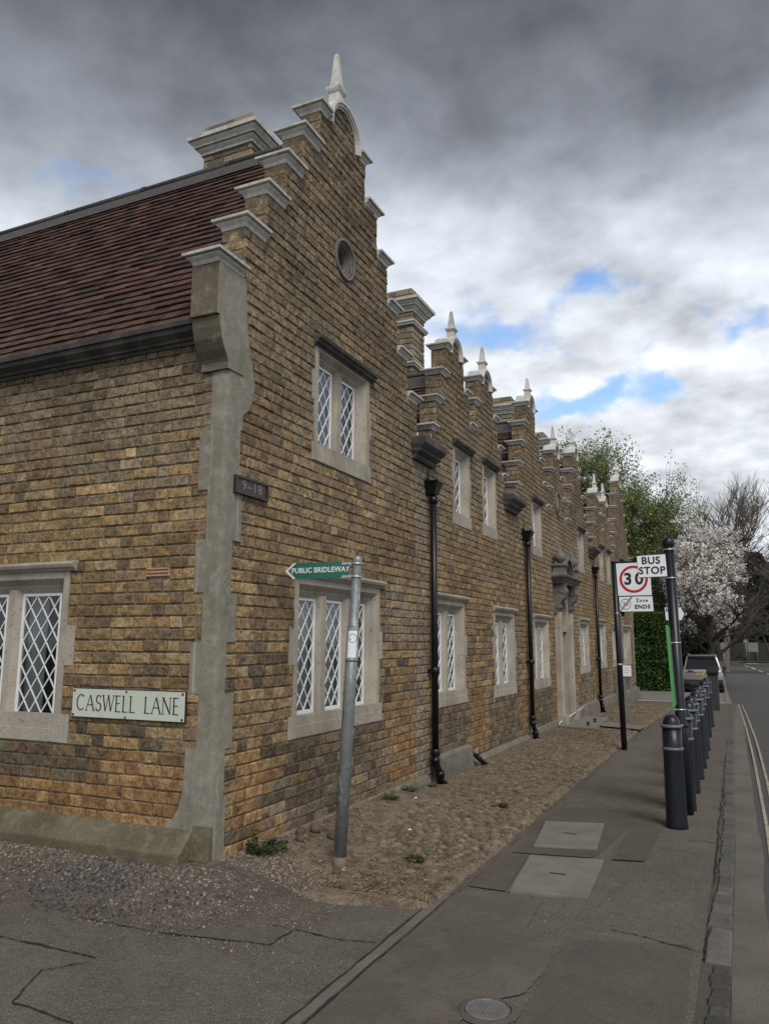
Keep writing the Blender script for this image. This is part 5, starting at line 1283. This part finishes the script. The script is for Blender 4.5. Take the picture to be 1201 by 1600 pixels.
q = MB()
for c_ in cob[300:]:
    k = random.uniform(.65, 1.15); col = tuple(v*k for v in random.choice(CB)); pebble(q, *c_, col, rot=random.uniform(-.5, .5))
o = q.build('cobble', M['pebble'], cs, fix=False); o['kind'] = 'stuff'
# grit, dead leaves and small stones over strip
q = MB()
for i in range(17000):
    y = .25+17.5*random.random()**1.6; x = random.uniform(.03, 1.40)
    if random.random() > .55+.8*nz(x, y, 1.2, 7): continue
    z = h_soil(x, y)+.002; s = random.uniform(.004, .013)*(1+.03*y); a = random.uniform(0, 2*PI)
    dx, dy = s*math.cos(a), s*math.sin(a); k = random.uniform(.6, 1.3)
    c_ = random.choice([(.14, .09, .055), (.09, .058, .038), (.20, .145, .095), (.055, .038, .028), (.10, .07, .045), (.30, .25, .18)])
    q.add([(x-dx, y-dy, z), (x+dy*.5, y-dx*.5, z+random.uniform(0, .009)), (x+dx, y+dy, z+random.uniform(0, .008)), (x-dy*.5, y+dx*.5, z+random.uniform(0, .009))], [(0, 1, 2, 3)], tuple(v*k for v in c_))
o = q.build('leaf_litter', M['leaf'], None, fix=False); o['kind'] = 'stuff'
# gravel
q = MB()
PK = [(.20, .150, .115), (.17, .13, .10), (.24, .19, .15), (.12, .095, .078), (.30, .26, .21), (.14, .11, .09), (.10, .085, .07)]
DG = [(.080, .080, .080), (.062, .062, .064), (.10, .10, .10), (.048, .047, .047)]
def gravel(n, xr, yr, cols, smin, smax, dens=None):
    for i in range(n):
        x = random.uniform(*xr); y = random.uniform(*yr)
        if dens and random.random() > dens(x, y): continue
        z = max(h_grav2(x, y) if x > -.1 else h_grav(x, y), .002) if y < .28 and x < .95 else max(h_soil(x, y), .002) if x > 0 else .14
        s = random.uniform(smin, smax); k = random.uniform(.7, 1.2); c_ = tuple(v*k for v in random.choice(cols))
        a, b, h = s, s*random.uniform(.6, .95), s*random.uniform(.4, .7); an = random.uniform(0, PI); ca, sa = math.cos(an), math.sin(an)
        P_ = [(a, 0), (a*.3, b), (-a*.9, b*.5), (-a*.5, -b), (a*.5, -b*.8)]
        vs = [(x+u*ca-v*sa, y+u*sa+v*ca, z-.002) for u, v in P_]+[(x+(u*ca-v*sa)*.6+random.uniform(-.001, .001), y+(u*sa+v*ca)*.6, z+h*random.uniform(.7, 1.1)) for u, v in P_]
        q.add(vs, [(5, 6, 7, 8, 9)]+[(i_, (i_+1) % 5, 5+(i_+1) % 5, 5+i_) for i_ in range(5)], c_)
wall_d = lambda x, y: sstep(-.68+.15*nz(x, y, 2), -.24, y)
gravel(13000, (-3.2, .5), (-.85, -.10), PK, .004, .011, lambda x, y: wall_d(x, y)**1.6*sstep(.6, .0, x))
gravel(2500, (-.05, .75), (.02, .55), PK, .004, .010, lambda x, y: sstep(.62, .30, y+.3*abs(x-.2)))
dkc = lambda x, y: math.exp(-(((x+.45-.4*(y+.3))/.62)**2+((y+.36)/.20)**2)*1.1)*(.55+.9*nz(x, y, 3, 3)+.3)
gravel(9000, (-1.7, .4), (-.75, -.05), DG, .006, .015, dkc)
gravel(4500, (-.35, .9), (-.75, .1), PK+DG, .002, .007, lambda x, y: .75+.5*nz(x, y, 3))
gravel(1500, (-2.5, 1.3), (-1.4, -.5), PK+DG, .002, .005, lambda x, y: sstep(-1.5, -.6, y))
gravel(500, (1.45, 2.8), (-1.5, 4), PK, .002, .005)
o = q.build('gravel', M['pebble'], None, fix=False); o['kind'] = 'stuff'
# loose stones by the wall
SN = [(.10, .92, .055, .042, .04, 'round brown stone at the left end of the stones by the corner weed'), (.17, .80, .045, .035, .03, 'small grey brown stone just behind the corner weed'), (.14, 1.06, .062, .045, .045, 'largest brown stone of the row beside the corner weed'),
      (.30, 1.02, .048, .034, .028, 'flattish reddish stone second from the signpost'), (.40, .98, .045, .035, .03, 'brown stone nearest the signpost'), (.09, .62, .04, .035, .03, 'pale stone half hidden in the corner weed'),
      (.62, .50, .040, .030, .020, 'worn stone at the foot of the signpost, right side'), (.80, .56, .045, .030, .018, 'half buried stone right of the signpost foot')]
for x, y, a, b, h, lb in SN:
    q = MB(); k = random.uniform(.75, 1.1); pebble(q, x, y, h_soil(x, y)+h*.45, a, b, h, tuple(v*k for v in random.choice([(.11, .08, .058), (.10, .083, .066), (.125, .088, .064)])), lev=1)
    o = q.build('stone', M['pebble'], None, fix=False); tag(o, lb, 'stone', 'loose stones at the foot of the front wall'); o.modifiers.new('s', 'SUBSURF').render_levels = 1
for x, y, lb in ((.62, 1.70, 'white paper scrap lying on the earth left of the cobbles'), (.30, 2.6, 'small white paper scrap close to the wall weeds')):
    q = MB(); q.add([(x-.015, y, h_soil(x, y)+.002), (x+.01, y-.012, h_soil(x, y)+.012), (x+.02, y+.01, h_soil(x, y)+.006), (x-.004, y+.016, h_soil(x, y)+.018)], [(0, 1, 2, 3)]); tag(q.build('paper_scrap', M['paper'], None, fix=False), lb, 'litter')
# ------------------------------------------------------------------ weeds
GR = [(.035, .065, .018), (.05, .085, .022), (.028, .05, .018), (.07, .095, .03), (.09, .10, .04)]
def leafquad(mb, p, d, n_, l_, w, col):
    s = d.cross(n_).normalized()*w/2; m_ = p+d*l_*.5
    mb.add([tuple(p), tuple(m_+s), tuple(p+d*l_-n_*l_*.12), tuple(m_-s)], [(0, 1, 2, 3)], col)
def weed(x, y, z, h, r, n, lb, cols=GR, lsz=.03, kind='broad'):
    w = thing('weed', lb, 'weed', (x, y, z), 'weeds growing at the foot of the front wall')
    st_ = MB(); lf = MB()
    for i in range(n):
        a = random.uniform(0, 2*PI); rr = r*math.sqrt(random.random()); hh = h*random.uniform(.35, 1)*(1-.5*rr/r)
        b0_ = Vector((x+rr*.3*math.cos(a), y+rr*.3*math.sin(a), z)); b1_ = Vector((x+rr*math.cos(a), y+rr*math.sin(a), z+hh))
        st_.tube([b0_, b0_.lerp(b1_, .6)+Vector((0, 0, hh*.12)), b1_], [.0025, .002, .001], 4, cap=False)
        for k in range(5 if kind == 'broad' else 1):
            t = random.uniform(.3, 1); p = b0_.lerp(b1_, t); d = Vector((random.gauss(0, 1), random.gauss(0, 1), random.uniform(-.2, .8))).normalized()
            kk = random.uniform(.6, 1.3); leafquad(lf, p, d, d.orthogonal(), lsz*random.uniform(.6, 1.3), lsz*(.55 if kind == 'broad' else .12), tuple(v*kk for v in random.choice(cols)))
    st_.build('stem', M['grass'], w, fix=False); lf.build('foliage', M['leaf'], w, fix=False)
weed(.085, .34, .135, .27, .05, 14, 'tall leafy green weed at the foot of the building corner'); weed(.14, .42, .13, .13, .16, 60, 'low spreading green weed round the base of the tall corner weed')
for x, y, h, r, n, lb in ((.16, 2.35, .07, .10, 30, 'dry grass tuft at the wall below the three light window'), (.12, 2.9, .08, .10, 28, 'grass tuft at the wall left of the first downpipe'), (.10, 3.55, .06, .07, 18, 'small weed by the foot of the first downpipe')):
    weed(x, y, h_soil(x, y), h, r, n*2, lb, [(.09, .085, .04), (.05, .06, .025), (.13, .11, .06)], .045, 'grass')
weed(.96, 1.00, h_soil(.96, 1.0), .03, .085, 110, 'low mossy green tuft on the earth between the cobbles and the signpost', [(.09, .10, .03), (.12, .12, .04), (.06, .07, .025)], .022)
weed(1.28, .52, .02, .025, .05, 40, 'tiny green tuft at the corner of the footway edging', [(.06, .075, .025)], .018)
weed(1.02, 2.9, h_soil(1.0, 2.9), .03, .10, 50, 'brown dry weed patch on the upper edge of the cobbles', [(.10, .07, .04), (.07, .06, .03)], .022)

# ================================================================== HEDGES, TREES
def leaves(mb, P, size, cols, flat=.0, stretch=1.5, seed=1, wind=(0, 0, 0), elong=None):
    rs = np.random.RandomState(seed); n = len(P); P = np.asarray(P, float)
    d = rs.normal(size=(n, 3))+np.array(wind); d /= np.linalg.norm(d, axis=1)[:, None]
    e = rs.normal(size=(n, 3)); e -= d*(e*d).sum(1)[:, None]; e /= np.linalg.norm(e, axis=1)[:, None]
    s = size*rs.uniform(.55, 1.25, n)[:, None]; a = P-d*s*.5*stretch; b = P+e*s*.38; c_ = P+d*s*.5*stretch; f = P-e*s*.38
    V = np.stack([a, b, c_, f], 1).reshape(-1, 3); ci = rs.randint(0, len(cols), n); k = rs.uniform(.65, 1.3, n)[:, None]
    CC = np.array(cols)[ci]*k
    b0_ = len(mb.v); mb.v += [tuple(v) for v in V]; mb.f += [(b0_+4*i, b0_+4*i+1, b0_+4*i+2, b0_+4*i+3) for i in range(n)]; mb.c += [tuple(c) for c in CC]; mb.sm += [False]*n
def hedge(name, label, x0, x1, y0, y1, z0, z1, n, cols, seed, size=.07):
    h = thing(name, label, 'hedge', ((x0+x1)/2, (y0+y1)/2, z0))
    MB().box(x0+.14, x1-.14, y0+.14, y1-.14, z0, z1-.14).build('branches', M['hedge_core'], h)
    rs = random.Random(seed); P = []
    while len(P) < n:
        f = rs.random(); x = rs.uniform(x0, x1); y = rs.uniform(y0, y1); z = rs.uniform(z0, z1)
        if f < .5: y = y0
        elif f < .72: x = x1
        elif f < .95: z = z1
        else: x = x0
        b = .10*nz(x*1.0, z*1.0+y, 1.3, seed)+.06*nz(x, z+y, 4, seed)
        if f < .5: y -= b+rs.gauss(0, .03)
        elif f < .72: x += b+rs.gauss(0, .03)
        elif f < .95: z += b+rs.gauss(0, .03)
        P.append((x, y, z))
    q = MB(); leaves(q, P, size, cols, seed=seed); q.build('foliage', M['leaf'], h, fix=False)
HG = [(.030, .065, .012), (.040, .085, .016), (.022, .045, .010), (.055, .105, .022), (.018, .035, .010)]
hedge('clipped_hedge', 'clipped dark green hedge beyond the end of the almshouses', -3.2, .62, 27.6, 30.0, hz(28)-.1, 2.62, 26000, HG, 3, .075)
hedge('dark_hedge', 'dark ivy hedge behind the silver car', -.2, 1.80, 35.5, 39, hz(35)-.1, 1.9, 14000, [(.012, .022, .010), (.02, .032, .013), (.008, .014, .008)], 5, .10)
def tree(name, label, base, H_, spread, levels, nb, leafn, lsize, cols, seed, trunk_r=.12, lean=(0, 0), up_=.55, crown=None, lmat='leaf', bmat='bark', wind=(0, 0, 0), first=.25, group=None, twig=.006, cluster=.25, leaf_from=2, cat='tree'):
    rs = random.Random(seed); root = thing(name, label, cat, base, group)
    br = MB(); tips = []
    def grow(p, d, ln, r, lev):
        n = 4; pts = [p.copy()]; rad = [r]; dd = d.copy()
        for i in range(n):
            dd = (dd+Vector((rs.gauss(0, .13), rs.gauss(0, .13), rs.gauss(0, .08)+.05*up_))+Vector(wind)*.10*lev).normalized()
            p = p+dd*ln/n; pts.append(p.copy()); rad.append(max(r*(1-.62*(i+1)/n), twig*.5))
            if lev >= leaf_from: tips.append((p.copy(), lev))
        br.tube(pts, rad, 7 if lev == 0 else (5 if lev == 1 else 3), cap=False)
        if lev < levels:
            m_ = nb[lev]
            for k in range(m_):
                t = first+(1-first)*(k+rs.random())/m_ if lev == 0 else rs.uniform(.25, 1)
                f = t*n; i = min(int(f), n-1); q = pts[i].lerp(pts[i+1], f-i)
                az = rs.uniform(0, 2*PI) if lev else k*2.4+rs.uniform(-.4, .4)
                side = Vector((math.cos(az), math.sin(az), 0)); base_d = (pts[i+1]-pts[i]).normalized()
                nd = (base_d*rs.uniform(.4, .9)*(1 if lev else up_+.3)+side*rs.uniform(.55, 1.0)*spread+Vector((0, 0, up_*.5))+Vector(wind)*.25).normalized()
                grow(q, nd, ln*rs.uniform(.42, .66)*(1.0 if lev else (1.1-.5*t)), max(rad[i]*rs.uniform(.45, .65), twig), lev+1)
    grow(Vector(base), Vector((lean[0], lean[1], 1)).normalized(), H_*.72, trunk_r, 0)
    br.build('trunk', M[bmat], root, fix=False)
    if leafn:
        P = []
        while len(P) < leafn:
            p, lv = rs.choice(tips); c_ = cluster*(1 if lv > leaf_from else .8)
            q = (p.x+rs.gauss(0, c_), p.y+rs.gauss(0, c_), p.z+rs.gauss(0, c_*.8))
            if nz(q[0]*1.0, q[2], 1.1, seed)+.25*nz(q[1], q[2], 3, seed) < -.22+rs.uniform(-.2, .1): continue
            if crown and not crown(q): continue
            P.append(q)
        if lmat == 'petal':
            P = [(a+rs.gauss(0, .055), b+rs.gauss(0, .055), c_+rs.gauss(0, .045)) for a, b, c_ in P[:len(P)//7] for _ in range(7)]
        q = MB(); leaves(q, P, lsize, cols, seed=seed, wind=wind); q.build('crown', M['leaf_tree' if lmat == 'leaf' else lmat], root, fix=False)
    return root
Z28 = hz(30)
SPR = [(.21, .27, .09), (.26, .32, .12), (.16, .21, .07), (.32, .36, .17), (.10, .125, .045)]
tree('young_leaf_tree', 'tall tree with small fresh green leaves blown to the right above the end gable', (-2.6, 33, Z28), 11.2, 1.0, 3, [26, 12, 7], 34000, .085, SPR, 11, .17, up_=1.0, wind=(.5, 0, .6), cluster=.17, leaf_from=2, first=.12)
tree('young_leaf_tree', 'smaller green tree between the tall tree and the blossom tree', (.0, 33.5, Z28), 9.8, 1.0, 3, [24, 11, 6], 34000, .085, SPR, 12, .13, up_=.75, wind=(.25, 0, .3), cluster=.22, first=.10)
BL_ = [(.88, .86, .84), (.84, .80, .78), (.90, .88, .86), (.74, .68, .64), (.80, .75, .72), (.14, .12, .06)]
tree('blossom_tree', 'rounded tree covered in white blossom above the silver car', (1.72, 31, Z28), 8.2, 1.2, 3, [28, 11, 6], 38000, .075, BL_, 21, .16, up_=.35, cluster=.20, first=.18, lmat='petal',
     crown=lambda q: ((q[0]-1.75)/1.70)**2+((q[1]-31)/2.4)**2+((q[2]-4.55)/3.0)**2 < 1.0+.35*nz(q[0], q[2], 1.2))
tree('bare_tree', 'pale bare tree with upright fine twigs behind the blossom tree', (2.0, 52, -.34), 13.0, .75, 3, [18, 10, 7], 0, .1, SPR, 31, .2, up_=.9, bmat='twig', twig=.016)
tree('bare_tree', 'pale bare tree at the right edge of the picture', (5.6, 50, -.34), 11.5, .85, 3, [18, 11, 7], 2500, .07, [(.35, .31, .28), (.25, .2, .17)], 32, .2, up_=.6, bmat='twig', twig=.014, cluster=.3)
tree('bare_tree', 'bare spreading tree with drooping boughs in front of the dark evergreens', (5.2, 70, -.34), 8.0, 1.4, 3, [14, 9, 6], 0, .1, SPR, 33, .13, up_=.15, bmat='bark', twig=.018)
DK = [(.014, .020, .010), (.020, .026, .014), (.010, .014, .009), (.03, .032, .02)]
for i, (x, y, h, lb) in enumerate([(-4.5, 88, 9.5, 'dark evergreen behind the hedge, farthest left'), (1.0, 90, 10.5, 'dark evergreen directly behind the blossom tree'), (4.6, 89, 11.5, 'tallest dark evergreen at the bend of the road'), (8.2, 90, 13.5, 'dark evergreen at the right edge of the frame'), (14, 90, 11, 'dark evergreen outside the right edge'), (20, 88, 12, 'dark evergreen far to the right')]):
    r_ = thing('evergreen_tree', lb, 'tree', (x, y, -.34), 'dark evergreens at the bend of the road')
    rs = random.Random(50+i); P = []; 
    while len(P) < 9500:
        z = rs.uniform(0, 1); a = rs.uniform(0, 2*PI); rad = (3.4*(1-z**1.8)+.5)*(1+.22*math.sin(3*a+i)+.25*nz(math.cos(a)*2+i, z*4, 1.5, i)); q = rad*rs.uniform(.75, 1.03)
        P.append((x+q*math.cos(a), y+q*math.sin(a), z*h-.3))
    m_ = MB(); leaves(m_, P, .48, DK, seed=60+i); m_.build('crown', M['leaf'], r_, fix=False)
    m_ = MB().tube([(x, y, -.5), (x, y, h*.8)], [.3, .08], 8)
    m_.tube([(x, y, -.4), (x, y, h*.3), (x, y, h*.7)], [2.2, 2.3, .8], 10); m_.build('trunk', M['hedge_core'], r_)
# fence at the bend
fr = thing('timber_fence', 'dark close boarded fence under the evergreens at the bend', 'fence', (4, 84.5, -.35))
q = MB(); x = -3
while x < 40:
    q.box(x, x+.14, 84.5+.0, 84.53, -.45, 1.55+.05*nz(x, 1, .6), None); x += .15
o = q.build('board', M['fence'], fr); o['kind'] = 'stuff'
for i in range(18): MB().box(-3+i*2.4, -2.88+i*2.4, 84.40, 84.5, -.45, 1.6).build('fence_post', M['fence'], fr)
# signs at the bend
fs_ = thing('warning_sign', 'pale sign on a post above a grey board at the bend of the road', 'road sign', (3.35, 80, -.35))
MB().box(3.10, 3.55, 80, 80.03, 1.45, 1.95).build('panel', M['band'], fs_); MB().tube([(3.32, 80.05, -.4), (3.32, 80.05, 1.9)], .04, 8).build('post', M['galv'], fs_)
MB().box(3.2, 3.45, 79.98, 80, 1.55, 1.85).build('panel_print', M['grey_letter'], fs_)
fb = thing('sign_board', 'grey blank back of a sign board on two legs beside the warning sign', 'road sign', (3.9, 80.5, -.35))
MB().box(3.45, 4.40, 80.5, 80.53, .65, 1.55).build('panel', M['galv'], fb)
for x in (3.55, 4.28): MB().tube([(x, 80.56, -.4), (x, 80.56, 1.5)], .035, 8).build('leg', M['galv'], fb)
fb = thing('small_road_sign', 'small pale sign on a post at the lower edge of the blossom', 'road sign', (2.05, 44, -.34))
MB().tube([(2.05, 44, -.4), (2.05, 44, 1.55)], .03, 8).build('post', M['galv'], fb); MB().box(1.90, 2.18, 43.94, 43.97, 1.15, 1.5).build('panel', M['galv'], fb)

# ================================================================== CAR
def build_car(cx_, yb, zb_, W, H_, Ln, rot):
    car = thing('parked_suv', 'silver SUV seen from behind, parked on the driveway beyond the bollards', 'car', (cx_, yb, zb_))
    sx_, sz_ = W/1.84, H_/1.68; sy_ = Ln/4.5; ca, sa = math.cos(rot), math.sin(rot)
    def T(x, y, z): x *= sx_; y *= sy_; return (cx_+x*ca-y*sa, yb+x*sa+y*ca, zb_+z*sz_)
    # body sections along y: (y, half width low, half width belt, z low, z mid, z belt)
    secs = [(.0, .74, .84, .44, .62, .98), (.06, .84, .88, .34, .62, 1.04), (.30, .90, .915, .28, .60, 1.06), (1.2, .91, .92, .26, .60, 1.05), (3.2, .90, .915, .26, .60, 1.0), (4.1, .86, .87, .28, .58, .92), (4.45, .70, .72, .36, .55, .74)]
    b = MB(); ring = 12
    def sec(y, wl, wb, zl, zm, zb2):
        return [(-wl, y, zl), (-wb-.005, y, zm), (-wb, y, (zm+zb2)/2), (-wb+.035, y, zb2), (-wb*.6, y, zb2+.02), (0, y, zb2+.03), (wb*.6, y, zb2+.02), (wb-.035, y, zb2), (wb, y, (zm+zb2)/2), (wb+.005, y, zm), (wl, y, zl), (0, y, zl)]
    vs = []
    for s in secs: vs += [T(*p) for p in sec(*s)]
    fsx = [(i*ring+k, i*ring+(k+1) % ring, (i+1)*ring+(k+1) % ring, (i+1)*ring+k) for i in range(len(secs)-1) for k in range(ring)]
    fsx += [tuple(range(ring)), tuple((len(secs)-1)*ring+k for k in range(ring))]
    b.add(vs, fsx, None, True); bo_ = b.build('body', M['paint_car'], car)
    m_ = bo_.modifiers.new('b', 'BEVEL'); m_.width = .02; m_.segments = 2; m_.angle_limit = .7
    # cabin: rear glass raked forward
    cab = MB(); P = [(.12, .82, 1.03), (.42, .66, 1.60), (.75, .64, 1.665), (2.4, .64, 1.66), (2.75, .62, 1.60), (3.45, .76, 1.03)]
    vs = []
    for y, w, z in P: vs += [T(-w, y, z), T(w, y, z)]
    vs += [T(-.84, .12, 1.0), T(.84, .12, 1.0), T(-.86, 3.45, 1.0), T(.86, 3.45, 1.0)]
    cab.add(vs, [(0, 1, 3, 2), (8, 9, 11, 10), (0, 2, 4, 6, 8, 10), (1, 3, 5, 7, 9, 11)])
    cab.build('side_glass', M['car_glass'], car)
    rf = MB(); vs = []
    for y, w, z in [(.36, .69, 1.585), (.50, .69, 1.655), (1.5, .68, 1.70), (2.6, .66, 1.665), (2.8, .64, 1.60)]: vs += [T(-w, y, z-.04), T(-w*.93, y, z), T(0, y, z+.012), T(w*.93, y, z), T(w, y, z-.04)]
    rf.add(vs, [(i*5+k, i*5+k+1, i*5+k+6, i*5+k+5) for i in range(4) for k in range(4)]+[(0, 1, 2, 3, 4)], None, True)
    for s in (-1, 1):   # rear pillars and roof rails
        rf.add([T(s*.84, .10, 1.02), T(s*.77, .06, 1.02), T(s*.615, .36, 1.59), T(s*.69, .40, 1.60), T(s*.86, .5, 1.04), T(s*.70, .72, 1.63)], [(0, 1, 2, 3), (0, 3, 5, 4)])
        rf.tube([T(s*.60, .6, 1.70), T(s*.61, .75, 1.745), T(s*.60, 2.3, 1.74), T(s*.58, 2.5, 1.69)], .014, 6)
    rf.build('roof_panel', M['paint_car'], car)
    q = MB(); q.add([T(-.74, .045, 1.05), T(.74, .045, 1.05), T(.60, .335, 1.545), T(-.60, .335, 1.545), T(-.74, .07, 1.05), T(.74, .07, 1.05), T(.60, .36, 1.545), T(-.60, .36, 1.545)], [(0, 1, 2, 3), (7, 6, 5, 4), (0, 4, 5, 1), (2, 6, 7, 3)]); q.build('rear_window', M['car_glass'], car)
    q = MB(); q.prism([(.25, 1.60), (.42, 1.66), (.5, 1.64), (.36, 1.57)], -.62, .62, lambda y, z, x: T(x, y, z)); q.tube([T(0, 1.0, 1.70), T(0, .9, 1.78)], .012, 6); q.build('spoiler', M['car_black'], car)
    for s in (-1, 1):
        q = MB(); q.add([T(s*.36, -.012, .985), T(s*.50, -.012, 1.02), T(s*.86, .05, 1.01), T(s*.91, .30, 1.00), T(s*.90, .28, .90), T(s*.86, .03, .90), T(s*.62, -.014, .90), T(s*.50, .03, .95)], [(0, 1, 2, 5, 6), (2, 3, 4, 5), (0, 6, 7)]); q.build('tail_light', M['tail'], car)
        q = MB(); q.tube([T(s*.93, 2.95, 1.05), T(s*1.03, 2.95, 1.07), T(s*1.10, 2.95, 1.07)], [.04, .09, .06], 10, flat=.8); q.build('wing_mirror', M['car_black'], car)
    q = MB(); q.prism([(-.03, .60), (-.04, .42), (.06, .28), (.2, .28), (.2, .60)], -.88, .88, lambda y, z, x: T(x, y, z)); q.build('rear_bumper', M['car_black'], car)
    q = MB(); q.prism([(-.055, .50), (-.06, .40), (-.02, .32), (.04, .32), (.04, .50)], -.60, .60, lambda y, z, x: T(x, y, z)); q.build('skid_plate', M['bin'], car)
    pq = MB(); pq.box(-.26, .26, -.035, -.02, .79, .90, T); po_ = pq.build('number_plate', M['plate_yellow'], car)
    q = MB()
    for i in range(7): q.box(-.22+i*.065+(.02 if i > 3 else 0), -.22+i*.065+.042+(.02 if i > 3 else 0), -.038, -.0352, .815, .875, T)
    q.build('plate_print', M['letter_black'], po_)
    q = MB(); q.tube([T(0, -.03, 1.0), T(0, -.01, 1.0)], .045, 14); q.build('badge', M['steel'], car)
    q = MB(); q.box(-.70, .70, -.015, .0, .925, .94, T); q.build('tailgate_trim', M['car_black'], car)
    for s in (-1, 1):
        for y in (.85, 3.55):
            w = MB(); w.tube([T(s*.70, y, .36), T(s*.93, y, .36)], .37*sz_, 22); wo = w.build('wheel', M['tyre'], car)
            r = MB(); r.tube([T(s*.90, y, .36), T(s*.938, y, .36)], .235*sz_, 14)
            r.build('rim', M['steel'], wo)
            a = MB()
            for k in range(9):
                t0, t1 = PI*k/9, PI*(k+1)/9
                a.add([T(s*.925, y+.42*math.cos(t0), .36+.42*math.sin(t0)), T(s*.925, y+.42*math.cos(t1), .36+.42*math.sin(t1)), T(s*.925, y+.50*math.cos(t1), .36+.50*math.sin(t1)), T(s*.925, y+.50*math.cos(t0), .36+.50*math.sin(t0))], [(0, 1, 2, 3)])
            a.build('wheel_arch', M['car_black'], car)
    q = MB(); q.box(-.85, .85, .1, 4.2, .18, .30, T); q.build('underbody', M['car_black'], car)
    return car
build_car(1.64, 27.2, hz(27.2), 1.42, 1.36, 3.5, math.radians(1.5))
